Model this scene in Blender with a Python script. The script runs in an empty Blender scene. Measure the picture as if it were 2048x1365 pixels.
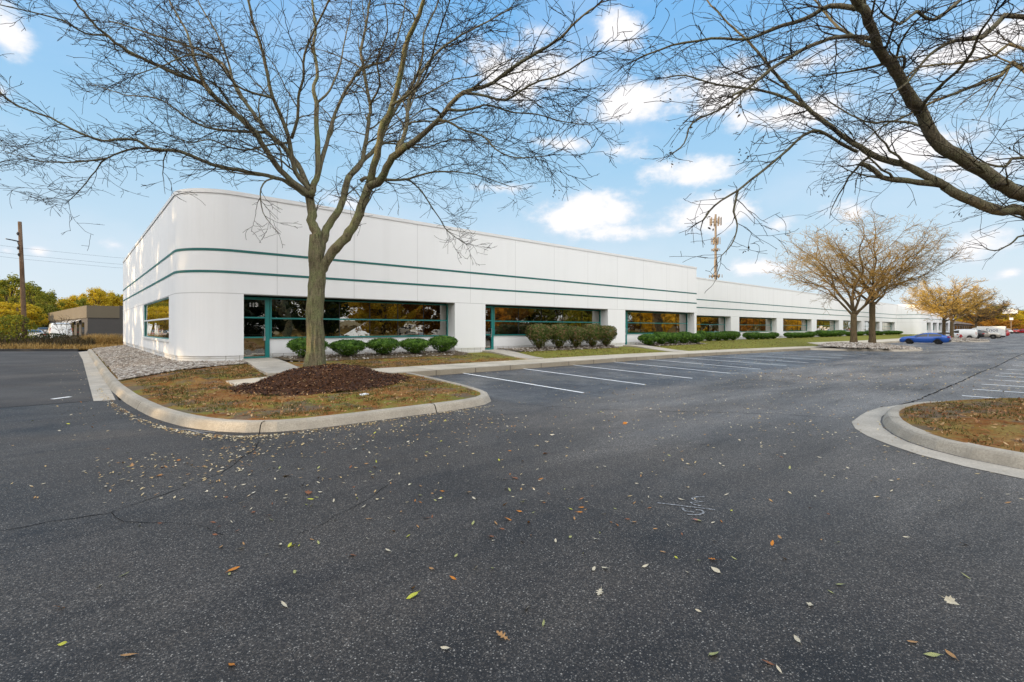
import bpy, bmesh, math, random
from mathutils import Vector, Matrix, noise
from mathutils.geometry import delaunay_2d_cdt
R_ = math.radians
sc = bpy.context.scene
COL = sc.collection
TH = R_(48.4)                      # view azimuth, anticlockwise from +x (x runs along the facade)
FX, FY = math.cos(TH), math.sin(TH)

# ------------------------------------------------------------------ tagging
def tag(o, label=None, cat=None, group=None, kind=None):
    if label: o['label'] = label
    if cat: o['category'] = cat
    if group: o['group'] = group
    if kind: o['kind'] = kind
    return o
ORG = {}
def empty(name, loc=(0, 0, 0), rz=0, label=None, cat=None, group=None):
    o = bpy.data.objects.new(name, None); COL.objects.link(o)
    o.empty_display_size = .2
    o.location = loc; o.rotation_euler = (0, 0, rz)
    ORG[o.name] = Vector(loc)
    return tag(o, label, cat, group)
def copy_tree(o, parent=None):
    c = o.copy(); COL.objects.link(c)
    if parent: c.parent = parent
    for ch in list(o.children): copy_tree(ch, c)
    return c

class MB:
    def __init__(s): s.v = []; s.f = []; s.sm = False
    def quad(s, a, b, c, d):
        n = len(s.v); s.v += [a, b, c, d]; s.f.append((n, n+1, n+2, n+3)); return s
    def tri(s, a, b, c):
        n = len(s.v); s.v += [a, b, c]; s.f.append((n, n+1, n+2)); return s
    def poly(s, pts):
        n = len(s.v); s.v += list(pts); s.f.append(tuple(range(n, n+len(pts)))); return s
    def box(s, x0, x1, y0, y1, z0, z1):
        n = len(s.v)
        s.v += [(x0,y0,z0),(x1,y0,z0),(x1,y1,z0),(x0,y1,z0),(x0,y0,z1),(x1,y0,z1),(x1,y1,z1),(x0,y1,z1)]
        s.f += [(n,n+3,n+2,n+1),(n+4,n+5,n+6,n+7),(n,n+1,n+5,n+4),(n+1,n+2,n+6,n+5),(n+2,n+3,n+7,n+6),(n+3,n,n+4,n+7)]
        return s
    def obox(s, c, dx, dy, dz, rz=0, rx=0):
        m = Matrix.Rotation(rz, 3, 'Z') @ Matrix.Rotation(rx, 3, 'X')
        n = len(s.v)
        for k in (-1, 1):
            for p in ((-1,-1),(1,-1),(1,1),(-1,1)):
                s.v.append(tuple(Vector(c) + m @ Vector((p[0]*dx/2, p[1]*dy/2, k*dz/2))))
        s.f += [(n,n+3,n+2,n+1),(n+4,n+5,n+6,n+7),(n,n+1,n+5,n+4),(n+1,n+2,n+6,n+5),(n+2,n+3,n+7,n+6),(n+3,n,n+4,n+7)]
        return s
    def prism(s, poly, z0, z1):               # horizontal polygon, ccw
        n = len(s.v); k = len(poly)
        s.v += [(x,y,z0) for x,y in poly] + [(x,y,z1) for x,y in poly]
        s.f.append(tuple(range(n+k-1, n-1, -1))); s.f.append(tuple(range(n+k, n+2*k)))
        for i in range(k):
            j = (i+1) % k; s.f.append((n+i, n+j, n+k+j, n+k+i))
        return s
    def tube(s, pts, rads, sides=6, cap=True, jit=None):
        pts = [Vector(p) for p in pts]; n0 = len(s.v); up = Vector((0.31, 0.17, 0.94)); u = None
        m = len(pts)
        for i, p in enumerate(pts):
            t = (pts[min(i+1, m-1)] - pts[max(i-1, 0)])
            if t.length < 1e-9: t = Vector((0,0,1))
            t.normalize()
            if u is None:
                u = t.cross(up if abs(t.dot(up)) < .9 else Vector((1,0,0)))
            u = u - t*u.dot(t)
            if u.length < 1e-6: u = t.orthogonal()
            u.normalize(); w = t.cross(u)
            for k in range(sides):
                a = 2*math.pi*k/sides; d = u*math.cos(a) + w*math.sin(a)
                r = rads[i]
                q = p + d*r
                if jit: q += d*jit(q, r)
                s.v.append(tuple(q))
        for i in range(m-1):
            for k in range(sides):
                a = n0+i*sides+k; b = n0+i*sides+(k+1) % sides
                s.f.append((a, b, b+sides, a+sides))
        if cap and sides > 3:
            s.f.append(tuple(range(n0+sides-1, n0-1, -1)))
            e = n0+(m-1)*sides; s.f.append(tuple(range(e, e+sides)))
        return s
    def cyl(s, c, r, h, sides=16, axis='z'):
        d = {'x':(h,0,0),'y':(0,h,0),'z':(0,0,h)}[axis]; c = Vector(c); d = Vector(d)
        return s.tube([c-d/2, c+d/2], [r, r], sides)
    def mesh(s, name, mat, smooth=False):
        me = bpy.data.meshes.new(name); me.from_pydata(s.v, [], s.f); me.update()
        if mat: me.materials.append(mat)
        if smooth or s.sm: me.polygons.foreach_set('use_smooth', [True]*len(me.polygons))
        return me
    def build(s, name, mat, parent=None, world=False, smooth=False):
        if world and parent:
            o0 = ORG[parent.name]; s.v = [(x-o0.x, y-o0.y, z-o0.z) for x,y,z in s.v]
        o = bpy.data.objects.new(name, s.mesh(name, mat, smooth)); COL.objects.link(o)
        if parent: o.parent = parent
        ORG[o.name] = ORG[parent.name].copy() if (parent and world) else Vector((0,0,0))
        return o

def text_mb(txt, size, mat_fn=None):
    cu = bpy.data.curves.new('t', 'FONT'); cu.body = txt; cu.size = size; cu.align_x = 'CENTER'; cu.align_y = 'CENTER'
    ob = bpy.data.objects.new('t', cu); COL.objects.link(ob)
    bpy.context.view_layer.update()
    dg = bpy.context.evaluated_depsgraph_get()
    me = bpy.data.meshes.new_from_object(ob.evaluated_get(dg))
    m = MB(); m.v = [tuple(v.co) for v in me.vertices]; m.f = [tuple(p.vertices) for p in me.polygons]
    bpy.data.objects.remove(ob); bpy.data.curves.remove(cu); bpy.data.meshes.remove(me)
    return m

# ------------------------------------------------------------------ materials
class NT:
    def __init__(s, name):
        s.m = bpy.data.materials.new(name); s.m.use_nodes = True
        s.t = s.m.node_tree; s.b = s.t.nodes['Principled BSDF']; s.o = s.t.nodes['Material Output']
        s.b.inputs['Roughness'].default_value = .8
    def n(s, typ, **kw):
        x = s.t.nodes.new(typ)
        for k, v in kw.items():
            if k.startswith('i_'):
                key = k[2:]; key = int(key) if key.isdigit() else key.replace('_', ' ')
                s.set(x.inputs[key], v)
            else: setattr(x, k, v)
        return x
    def set(s, inp, v):
        if hasattr(v, 'is_linked') or isinstance(v, bpy.types.NodeSocket): s.t.links.new(v, inp)
        elif isinstance(v, bpy.types.Node): s.t.links.new(v.outputs[0], inp)
        else: inp.default_value = v
    def pos(s): return s.n('ShaderNodeNewGeometry').outputs['Position']
    def obj(s): return s.n('ShaderNodeTexCoord').outputs['Object']
    def noise(s, vec, scale, detail=3, rough=.55, out='Fac', dist=0):
        x = s.n('ShaderNodeTexNoise', i_Vector=vec, i_Scale=scale, i_Detail=detail, i_Roughness=rough, i_Distortion=dist)
        return x.outputs[out]
    def vor(s, vec, scale, out='Distance', feature='F1'):
        return s.n('ShaderNodeTexVoronoi', feature=feature, i_Vector=vec, i_Scale=scale).outputs[out]
    def mapv(s, vec, sca=(1,1,1), loc=(0,0,0)):
        return s.n('ShaderNodeMapping', i_Vector=vec, i_Scale=sca, i_Location=loc).outputs[0]
    def ramp(s, fac, stops, interp='LINEAR'):
        x = s.n('ShaderNodeValToRGB', i_Fac=fac); cr = x.color_ramp; cr.interpolation = interp
        while len(cr.elements) < len(stops): cr.elements.new(.5)
        for e, (p, c) in zip(cr.elements, stops):
            e.position = p; e.color = (c if len(c) == 4 else (*c, 1)) if hasattr(c, '__len__') else (c, c, c, 1)
        return x.outputs[0]
    def mix(s, fac, a, b, mode='MIX'):
        x = s.n('ShaderNodeMix', data_type='RGBA', blend_type=mode)
        s.set(x.inputs[0], fac)
        for i, v in ((6, a), (7, b)):
            if isinstance(v, (tuple, list)) and len(v) == 3: v = (*v, 1)
            s.set(x.inputs[i], v)
        return x.outputs[2]
    def math(s, op, a, b=0, c=None, clamp=False):
        x = s.n('ShaderNodeMath', operation=op, use_clamp=clamp); s.set(x.inputs[0], a); s.set(x.inputs[1], b)
        if c is not None: s.set(x.inputs[2], c)
        return x.outputs[0]
    def sep(s, vec): return s.n('ShaderNodeSeparateXYZ', i_Vector=vec).outputs
    def col(s, c): s.set(s.b.inputs['Base Color'], (*c, 1) if isinstance(c, tuple) and len(c) == 3 else c); return s
    def rough(s, v): s.set(s.b.inputs['Roughness'], v); return s
    def bump(s, h, strength=.4, dist=.01):
        x = s.n('ShaderNodeBump', i_Strength=strength, i_Distance=dist, i_Height=h); s.t.links.new(x.outputs[0], s.b.inputs['Normal']); return s
    def spec(s, v): s.b.inputs['Specular IOR Level'].default_value = v; return s

def simple(name, c, rough=.6, var=.12, scale=6, metal=0, spec=.5, coat=0):
    t = NT(name); p = t.obj()
    nz = t.noise(p, scale, 4)
    t.col(t.mix(nz, tuple(x*(1-var) for x in c), tuple(min(1, x*(1+var)) for x in c)))
    t.rough(rough); t.b.inputs['Metallic'].default_value = metal; t.spec(spec)
    if coat: t.b.inputs['Coat Weight'].default_value = coat; t.b.inputs['Coat Roughness'].default_value = .05
    return t.m

def mat_asphalt():
    t = NT('asphalt_mat'); p = t.pos()
    X, Y, Z = t.sep(p)
    big = t.noise(p, .20, 6, .62); mid = t.noise(p, .9, 5, .65); fine = t.noise(p, 60, 3, .7)
    base = t.mix(t.ramp(big, [(.40, 0), (.60, 1)]), (.0125, .0105, .0088), (.068, .059, .050))
    base = t.mix(t.ramp(mid, [(.42, 0), (.62, .8)]), base, (.056, .047, .038))
    tyre = t.noise(t.mapv(p, (.25, 2.2, 1), (3, 1, 0)), 1, 5, .6, dist=.5)
    base = t.mix(t.ramp(tyre, [(.52, 0), (.68, .5)]), base, (.013, .012, .012))
    # worn pale streaks running with the traffic
    st = t.noise(t.mapv(p, (.35, 1.3, 1)), .6, 5, .6, dist=.8)
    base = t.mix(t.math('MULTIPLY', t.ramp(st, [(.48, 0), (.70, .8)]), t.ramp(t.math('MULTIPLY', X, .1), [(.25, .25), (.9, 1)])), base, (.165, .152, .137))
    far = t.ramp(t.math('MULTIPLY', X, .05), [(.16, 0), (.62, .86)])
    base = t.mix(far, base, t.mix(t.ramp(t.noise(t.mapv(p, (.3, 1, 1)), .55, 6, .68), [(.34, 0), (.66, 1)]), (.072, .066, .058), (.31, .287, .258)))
    # freshly sealed parking bay
    seam = t.math('ADD', Y, t.math('MULTIPLY', t.math('SUBTRACT', t.noise(p, .5, 4), .5), 1.6))
    bay = t.math('MULTIPLY', t.math('MULTIPLY', t.ramp(t.math('SUBTRACT', seam, 7.0), [(.0, 0), (.9, 1)]), t.ramp(t.math('SUBTRACT', X, 6.9), [(0, 0), (.4, 1)])), t.ramp(t.math('MULTIPLY', X, .02), [(.78, 1), (.86, 0)]))
    baycol = t.mix(t.ramp(t.noise(p, .45, 5, .65), [(.46, 0), (.66, 1)]), (.026, .028, .032), (.080, .081, .084))
    base = t.mix(t.math('MULTIPLY', bay, .85), base, baycol)
    # aggregate
    ag = t.n('ShaderNodeTexVoronoi', i_Vector=p, i_Scale=112.); 
    rnd = t.sep(ag.outputs['Color'])[0]
    core = t.ramp(ag.outputs['Distance'], [(.25, 1), (.5, 0)])
    g = t.math('MULTIPLY', core, t.ramp(rnd, [(.62, 0), (.97, 1)]))
    base = t.mix(.9, base, t.mix(1., base, t.ramp(t.sep(ag.outputs['Color'])[2], [(0, .35), (.45, .75), (.8, 1.3), (1, 2.6)]), 'MULTIPLY'))
    base = t.mix(t.math('MULTIPLY', g, .62), base, (.36, .335, .30))
    ag2 = t.n('ShaderNodeTexVoronoi', i_Vector=p, i_Scale=75.)
    g2 = t.math('MULTIPLY', t.ramp(ag2.outputs['Distance'], [(.2, 1), (.42, 0)]), t.ramp(t.sep(ag2.outputs['Color'])[1], [(.84, 0), (.95, 1)]))
    base = t.mix(t.math('MULTIPLY', g2, .8), base, (.46, .43, .38))
    base = t.mix(t.ramp(fine, [(.3, .55), (.6, 0)]), base, (.014, .014, .016))
    t.col(base)
    t.rough(t.mix(bay, t.ramp(big, [(.35, .62), (.65, .8)]), t.ramp(t.noise(p, .5, 4), [(.45, .55), (.6, .34)])))
    t.spec(.42)
    t.bump(t.math('ADD', t.math('MULTIPLY', fine, .7), t.math('MULTIPLY', core, .5)), .55, .006)
    return t.m

def mat_concrete(name='concrete_mat', c=(.56, .50, .41), stain=.5):
    t = NT(name); p = t.pos()
    a = t.noise(p, 1.4, 6, .65); b = t.noise(p, 45, 3, .7)
    col = t.mix(t.ramp(a, [(.35, 0), (.7, 1)]), tuple(x*.62 for x in c), c)
    col = t.mix(t.ramp(b, [(.35, stain), (.6, 0)]), col, tuple(x*.5 for x in c))
    d = t.vor(p, 30); col = t.mix(t.ramp(d, [(.05, .5), (.16, 0)]), col, (.09, .08, .07))
    t.col(col).rough(.9).bump(t.math('ADD', b, t.math('MULTIPLY', a, .5)), .35, .008)
    return t.m
def mat_sidewalk():
    t = NT('sidewalk_mat'); p = t.pos(); X, Y, Z = t.sep(p)
    a = t.noise(p, .9, 6, .65); b = t.noise(p, 30, 3, .7)
    col = t.mix(t.ramp(a, [(.3, 0), (.7, 1)]), (.43, .37, .275), (.66, .585, .46))
    col = t.mix(t.ramp(b, [(.35, .4), (.6, 0)]), col, (.22, .19, .145))
    fx = t.math('ABSOLUTE', t.math('SUBTRACT', t.math('FRACT', t.math('MULTIPLY', X, 1/1.52)), .5))
    col = t.mix(t.ramp(fx, [(.0, .75), (.012, .6), (.02, 0)]), col, (.07, .06, .05))
    edge = t.ramp(t.math('SUBTRACT', Y, 12.9), [(.0, .55), (.35, 0)])
    col = t.mix(edge, col, (.17, .14, .10))
    t.col(col).rough(.9).bump(b, .3, .006)
    return t.m
def mat_lawn():
    t = NT('lawn_mat'); p = t.pos(); X, Y, Z = t.sep(p)
    a = t.noise(p, .55, 6, .65); b = t.noise(p, 3.2, 7, .72); c = t.noise(p, 26, 4, .8); d = t.noise(t.mapv(p, (1,1,1), (7,3,1)), 1.3, 5, .65)
    green = t.mix(c, (.035, .055, .008), (.33, .33, .06))
    straw = t.mix(c, (.07, .042, .014), (.52, .31, .11))
    rust = t.mix(c, (.045, .018, .008), (.40, .15, .035))
    dirt = t.mix(c, (.065, .048, .033), (.23, .185, .135))
    east = t.ramp(t.math('MULTIPLY', X, .05), [(.60, 0), (.85, 1)])
    col = t.mix(t.ramp(b, [(.40, 0), (.6, 1)]), rust, straw)
    gmask = t.ramp(t.math('ADD', t.math('ADD', t.math('MULTIPLY', a, .6), t.math('MULTIPLY', b, .4)), t.math('MULTIPLY', east, .16)), [(.48, 0), (.57, .9)])
    gmask = t.math('MULTIPLY', gmask, t.ramp(t.math('MULTIPLY', Y, .1), [(.30, .35), (.75, 1)]))
    col = t.mix(gmask, col, green)
    dm = t.math('MULTIPLY', t.ramp(d, [(.50, 0), (.60, .85)]), t.math('SUBTRACT', 1., east))
    col = t.mix(dm, col, dirt)
    t.col(col).rough(.95).spec(.1).bump(t.math('ADD', c, b), .9, .03)
    return t.m
def mat_noise3(name, c0, c1, c2, scale, rough=.9, bump=.5, dist=.02, coord='pos', detail=5):
    t = NT(name); p = t.pos() if coord == 'pos' else t.obj()
    a = t.noise(p, scale, detail, .65); b = t.noise(p, scale*7, 3, .7)
    col = t.mix(t.ramp(a, [(.35, 0), (.65, 1)]), c0, c1); col = t.mix(t.ramp(b, [(.42, 0), (.7, .85)]), col, c2)
    t.col(col).rough(rough).spec(.2).bump(t.math('ADD', a, b), bump, dist)
    return t.m
def mat_leafset(name, cols, scale, coord='obj', trans=.35, rough=.6, rndobj=False):
    """leaf colours switch from clump to clump; some light passes through"""
    t = NT(name); p = t.obj() if coord == 'obj' else t.pos()
    if rndobj: p = t.n('ShaderNodeVectorMath', operation='ADD', i_0=p, i_1=t.n('ShaderNodeObjectInfo').outputs['Random']).outputs[0]
    a = t.noise(p, scale, 3, .7); w = t.n('ShaderNodeTexWhiteNoise', noise_dimensions='3D', i_Vector=t.n('ShaderNodeVectorMath', operation='SNAP', i_0=p, i_1=(.11,.11,.11)).outputs[0]).outputs[0]
    f = t.math('ADD', t.math('MULTIPLY', a, .62), t.math('MULTIPLY', w, .38))
    k = len(cols); st = [(.22+.56*i/(k-1), c) for i, c in enumerate(cols)]
    c = t.ramp(f, st); t.col(c).rough(rough).spec(.25)
    tr = t.n('ShaderNodeBsdfTranslucent', i_Color=c); mx = t.n('ShaderNodeMixShader', i_0=trans, i_1=t.b.outputs[0], i_2=tr.outputs[0])
    t.t.links.new(mx.outputs[0], t.o.inputs[0])
    return t.m
def mat_bark(name, c0, c1, lichen, scale=1., lich=.5):
    t = NT(name); p = t.obj()
    q = t.mapv(p, (26*scale, 26*scale, 2.6*scale))
    a = t.noise(q, 1, 5, .65, dist=.6); b = t.noise(p, 3.2*scale, 4, .6); c = t.noise(p, 38*scale, 3)
    col = t.mix(t.ramp(a, [(.32, 0), (.62, 1)]), c0, c1)
    col = t.mix(t.math('MULTIPLY', t.ramp(b, [(.42, 0), (.62, 1)]), lich), col, lichen)
    col = t.mix(t.ramp(c, [(.35, .5), (.55, 0)]), col, tuple(x*.5 for x in c0))
    ridge = t.ramp(t.vor(t.mapv(p, (15*scale, 15*scale, 1.7*scale)), 1), [(.08, .75), (.30, 0)])
    col = t.mix(ridge, col, tuple(x*.35 for x in c0))
    t.col(col).rough(.95).spec(.15).bump(t.math('ADD', t.math('MULTIPLY', a, 1.3), t.math('MULTIPLY', c, .3)), .9, .025)
    return t.m
def mat_facade():
    t = NT('white_wall_mat'); p = t.pos(); X, Y, Z = t.sep(p)
    c = t.mix(t.noise(p, .35, 5, .6), (.80, .806, .812), (.86, .866, .872))
    streak = t.noise(t.mapv(p, (2.2, 2.2, .12)), 1, 4, .6)
    c = t.mix(t.ramp(streak, [(.5, 0), (.78, .10)]), c, (.50, .49, .47))
    def line(v, off, per, w):
        f = t.math('ABSOLUTE', t.math('SUBTRACT', t.math('FRACT', t.math('DIVIDE', t.math('SUBTRACT', v, off), per)), .5))
        return t.math('GREATER_THAN', f, .5-w/per)
    nrm = t.n('ShaderNodeNewGeometry').outputs['Normal']; NX, NY, NZ = t.sep(nrm)
    front = t.math('GREATER_THAN', t.math('ABSOLUTE', NY), .9); side = t.math('GREATER_THAN', t.math('ABSOLUTE', NX), .9)
    vs = t.math('ADD', t.math('MULTIPLY', line(X, 5.86, 3.083, .011), front), t.math('MULTIPLY', line(Y, 23.3, 3.083, .011), side))
    vs = t.math('MULTIPLY', vs, t.math('GREATER_THAN', Z, 2.86))
    hs = t.math('LESS_THAN', t.math('ABSOLUTE', t.math('SUBTRACT', Z, 2.872)), .013)
    ln = t.math('MAXIMUM', t.math('MULTIPLY', vs, .36), t.math('MULTIPLY', hs, .5))
    c = t.mix(ln, c, (.20, .20, .20))
    t.col(c).rough(.85).spec(.25).bump(t.noise(p, 90, 3), .12, .004)
    return t.m
def mat_block():
    t = NT('painted_block_mat'); p = t.pos(); X, Y, Z = t.sep(p)
    v = t.n('ShaderNodeCombineXYZ', i_X=t.math('ADD', X, Y), i_Y=t.math('SUBTRACT', Z, .31)).outputs[0]
    br = t.n('ShaderNodeTexBrick', i_Vector=v, i_Scale=1., i_Color1=(.70,.70,.69,1), i_Color2=(.76,.76,.75,1), i_Mortar=(.30,.28,.25,1))
    br.offset = 0; br.inputs['Mortar Size'].default_value = .008; br.inputs['Brick Width'].default_value = .40; br.inputs['Row Height'].default_value = .2
    c = t.mix(t.ramp(t.noise(p, 2.4, 5, .65), [(.5, 0), (.75, .35)]), br.outputs[0], (.40, .33, .25))
    low = t.ramp(t.math('SUBTRACT', Z, .25), [(.05, .45), (.2, 0)])
    c = t.mix(low, c, (.33, .27, .2))
    t.col(c).rough(.85).bump(br.outputs['Fac'], -.3, .01)
    return t.m
def mat_glass():
    """mirror coated tinted glazing, slightly wavy"""
    t = NT('window_glass_mat'); p = t.pos()
    h = t.math('ADD', t.noise(p, .9, 2, .5, dist=.4), t.math('MULTIPLY', t.noise(p, 2.6, 2), .22))
    bp = t.n('ShaderNodeBump', i_Strength=.30, i_Distance=.018, i_Height=h)
    g = t.n('ShaderNodeBsdfGlossy', i_Color=(.95, .92, .85, 1), i_Roughness=.0, i_Normal=bp.outputs[0])
    tr = t.n('ShaderNodeBsdfTransparent', i_Color=(.20, .22, .22, 1))
    fr = t.n('ShaderNodeFresnel', i_IOR=1.5, i_Normal=bp.outputs[0])
    fac = t.math('ADD', t.math('MULTIPLY', fr.outputs[0], 1.6), .34, clamp=True)
    mx = t.n('ShaderNodeMixShader', i_0=fac, i_1=tr.outputs[0], i_2=g.outputs[0])
    t.t.links.new(mx.outputs[0], t.o.inputs[0])
    return t.m

M = {}
M['asphalt'] = mat_asphalt()
M['concrete'] = mat_concrete()
M['sidewalk'] = mat_sidewalk()
M['kerb'] = mat_concrete('kerb_mat', (.52,.46,.37), .7)
M['pan'] = mat_concrete('gutter_mat', (.58, .52, .43), .6)
M['lawn'] = mat_lawn()
M['facade'] = mat_facade(); M['block'] = mat_block(); M['glass'] = mat_glass()
M['teal'] = simple('teal_metal_mat', (.012, .20, .19), .38, .15, 3)
M['stripe'] = simple('teal_stripe_mat', (.006, .125, .115), .6, .2, 1.2)
M['coping'] = simple('coping_mat', (.74, .74, .74), .5, .06, 1)
M['whitetrim'] = simple('white_trim_mat', (.78, .78, .77), .5, .06, 3)
M['dark'] = simple('dark_interior_mat', (.022, .022, .023), .9, .3, 1)
M['blind'] = simple('blind_mat', (.30, .31, .32), .8, .1, 4)
M['black'] = simple('black_rubber_mat', (.015, .015, .016), .75, .3, 12)
M['seam'] = simple('glass_joint_mat', (.01, .011, .011), .6, .2, 3)
M['white_letter'] = simple('white_letter_mat', (.85, .85, .85), .5, .03, 3)
M['steel'] = simple('brushed_steel_mat', (.55, .55, .55), .35, .1, 20, metal=.9)
M['roof'] = simple('roof_mat', (.25, .25, .24), .9)
M['gravel'] = mat_noise3('gravel_mat', (.025,.020,.016), (.09,.075,.062), (.20,.18,.155), 9, .95, .9, .05)
M['mulch'] = mat_noise3('mulch_mat', (.032,.014,.008), (.090,.040,.020), (.19,.085,.04), 8, .95, 1., .05)
M['soil'] = mat_noise3('soil_mat', (.07,.05,.03), (.13,.10,.065), (.20,.15,.09), 1.5, .95, .6, .05)
M['field'] = mat_noise3('field_mat', (.09,.085,.03), (.16,.12,.05), (.24,.17,.08), .3, .95, .5, .1)
M['crack'] = simple('crack_mat', (.010,.0095,.009), 1., .3, 8, spec=.1)

# ------------------------------------------------------------------ terrain
def sm(a, b, x):
    t = max(0., min(1., (x-a)/(b-a))); return t*t*(3-2*t)
def gz(x, y):                       # pavement level: rises to the building, falls away to the east
    s = .03*max(0., min(5., y-7.9))*sm(.8, 6., x)*(1-sm(18, 42, x))
    return s - .42*sm(32, 85, x)
def lz(x, y):                       # lawn level
    e = gz(x, min(y, 12.95))+.135
    ty = sm(14.9, 19.3, y) if x > 2.6 else 1.
    tx = max(0., min(1., (x-.9)/2.0)) if y > 13 else 0
    return e + (.36-e)*ty*tx if y > 14.9 else e

def inside(p, poly):
    x, y = p; c = False; j = len(poly)-1
    for i in range(len(poly)):
        xi, yi = poly[i]; xj, yj = poly[j]
        if (yi > y) != (yj > y) and x < (xj-xi)*(y-yi)/(yj-yi)+xi: c = not c
        j = i
    return c
def drape(name, poly, zf, mat, res=1., skirt=0., dz=0., parent=None, gx=None, gy=None, jit=0.):
    xs = [p[0] for p in poly]; ys = [p[1] for p in poly]
    pl = []
    for i, a in enumerate(poly):      # resample the outline
        b = poly[(i+1) % len(poly)]; d = math.hypot(a[0]-b[0], a[1]-b[1]); k = max(1, min(60, int(d/res)))
        for j in range(k): pl.append((a[0]+(b[0]-a[0])*j/k, a[1]+(b[1]-a[1])*j/k))
    n = len(pl); pts = list(pl)
    if gx is None:
        k = int((max(xs)-min(xs))/res)+1; gx = [min(xs)+res*(i+.5) for i in range(k)]
    if gy is None:
        k = int((max(ys)-min(ys))/res)+1; gy = [min(ys)+res*(i+.5) for i in range(k)]
    for x in gx:
        for y in gy:
            if inside((x, y), poly): pts.append((x, y))
    r = delaunay_2d_cdt([Vector(p) for p in pts], [(i, (i+1) % n) for i in range(n)], [list(range(n))], 1, 1e-4)
    m = MB(); m.v = [(v.x, v.y, zf(v.x, v.y)+dz + (jit*noise.noise(Vector((v.x*2.3, v.y*2.3, 0))) if jit else 0)) for v in r[0]]
    m.f = []
    for f in r[2]:
        a, b, c = (Vector(r[0][i]) for i in f[:3])
        cr = (b.x-a.x)*(c.y-a.y)-(b.y-a.y)*(c.x-a.x)
        m.f.append(tuple(f) if cr > 0 else tuple(reversed(f)))
    if skirt:
        ar = sum(pl[i][0]*pl[(i+1)%n][1]-pl[(i+1)%n][0]*pl[i][1] for i in range(n))
        for i in range(n):
            a = pl[i]; b = pl[(i+1) % n]
            if ar < 0: a, b = b, a
            za = zf(*a)+dz; zb_ = zf(*b)+dz
            m.quad((a[0],a[1],za-skirt), (b[0],b[1],zb_-skirt), (b[0],b[1],zb_), (a[0],a[1],za))
    return m.build(name, mat, parent)
def sweep(name, path, prof, mat, zf, closed=False, parent=None, sub=.35):
    """profile (distance to the left of the path, height) swept along a ground path"""
    pl = []
    for i in range(len(path)-1):
        a, b = path[i], path[i+1]; d = math.hypot(a[0]-b[0], a[1]-b[1]); k = max(1, min(40, int(d/sub)))
        for j in range(k): pl.append((a[0]+(b[0]-a[0])*j/k, a[1]+(b[1]-a[1])*j/k))
    pl.append(path[-1])
    for _ in range(2):               # soften corners
        q = pl[:]
        for i in range(1, len(pl)-1): q[i] = tuple((pl[i-1][c]+2*pl[i][c]+pl[i+1][c])/4 for c in (0, 1))
        pl = q
    m = MB(); k = len(prof); n = len(pl)
    for i, p in enumerate(pl):
        a = pl[max(0, i-1)]; b = pl[min(n-1, i+1)]; t = Vector((b[0]-a[0], b[1]-a[1])).normalized(); nx, ny = -t.y, t.x
        for d, h in prof:
            x, y = p[0]+nx*d, p[1]+ny*d; m.v.append((x, y, zf(p[0], p[1])+h + .004*noise.noise(Vector((x*3, y*3, h*9)))))
    for i in range(n-1):
        for j in range(k-1): m.f.append((i*k+j, i*k+j+1, (i+1)*k+j+1, (i+1)*k+j))
    return m.build(name, mat, parent, smooth=False)

# far land, one sheet out past the horizon, then the pavement on it
m = MB(); rr = [0, 60, 140, 240, 400, 700, 1200, 2200, 4000]; K = 64
for i, r in enumerate(rr):
    for k in range(K):
        a = 2*math.pi*k/K; m.v.append((120+r*math.cos(a), 60+r*math.sin(a), -.62 if i < 6 else -.62 + (i-5)*1.2*(.6+.4*math.sin(3*a))))
for i in range(len(rr)-1):
    for k in range(K): m.f.append((i*K+k, i*K+(k+1) % K, (i+1)*K+(k+1) % K, (i+1)*K+k)) if i else None
m.f.append(tuple(range(K, 2*K)))
tag(m.build('terrain', M['field']), kind='structure')

gx = [-40+2.*i for i in range(10)] + [-20+1.*i for i in range(120)] + [100+5*i for i in range(60)]
gy = [-60+5.*i for i in range(11)] + [-5+1.*i for i in range(54)]
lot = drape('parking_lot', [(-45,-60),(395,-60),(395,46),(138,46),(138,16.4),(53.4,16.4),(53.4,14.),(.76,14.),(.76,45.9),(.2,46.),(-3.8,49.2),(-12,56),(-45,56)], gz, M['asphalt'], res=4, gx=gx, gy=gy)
tag(lot, kind='structure')

# painted bay lines: parts of the parking lot
def mat_paint():
    t = NT('line_paint_mat'); p = t.pos(); n = t.noise(p, 22, 4, .7)
    t.col(t.mix(t.ramp(n, [(.25, 0), (.45, 1)]), (.28,.28,.28), (.86,.86,.84))).rough(.7); return t.m
M['paint'] = mat_paint()
def strip(m, pts, w, zf, dz):
    n = len(m.v)
    for i, p in enumerate(pts):
        a = Vector(pts[max(0,i-1)]); b = Vector(pts[min(len(pts)-1,i+1)]); t = (b-a).normalized(); ww = w[i] if hasattr(w, '__len__') else w
        for s_ in (-1, 1):
            x, y = p[0]-t.y*ww/2*s_, p[1]+t.x*ww/2*s_; m.v.append((x, y, zf(x, y)+dz))
    for i in range(len(pts)-1): m.f.append((n+2*i, n+2*i+2, n+2*i+3, n+2*i+1))
def line(x0, y0, x1, y1, w=.1):
    m = MB(); k = 12
    strip(m, [(x0+(x1-x0)*i/k, y0+(y1-y0)*i/k) for i in range(k+1)], w, gz, .006)
    return m.build('parking_line', M['paint'], lot)
for i in range(11): line(9.42+2.655*i, 7.95+.03*max(0, i-6), 9.38+2.655*i, 12.93)
for x in (15.75, 17.6, 19.4, 21.25, 23.1, 24.7, 27.1, 29.9, 33.7, 37.5): line(x, 1.68-.02*(x-15)/3, x+.08, -3.6)

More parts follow.
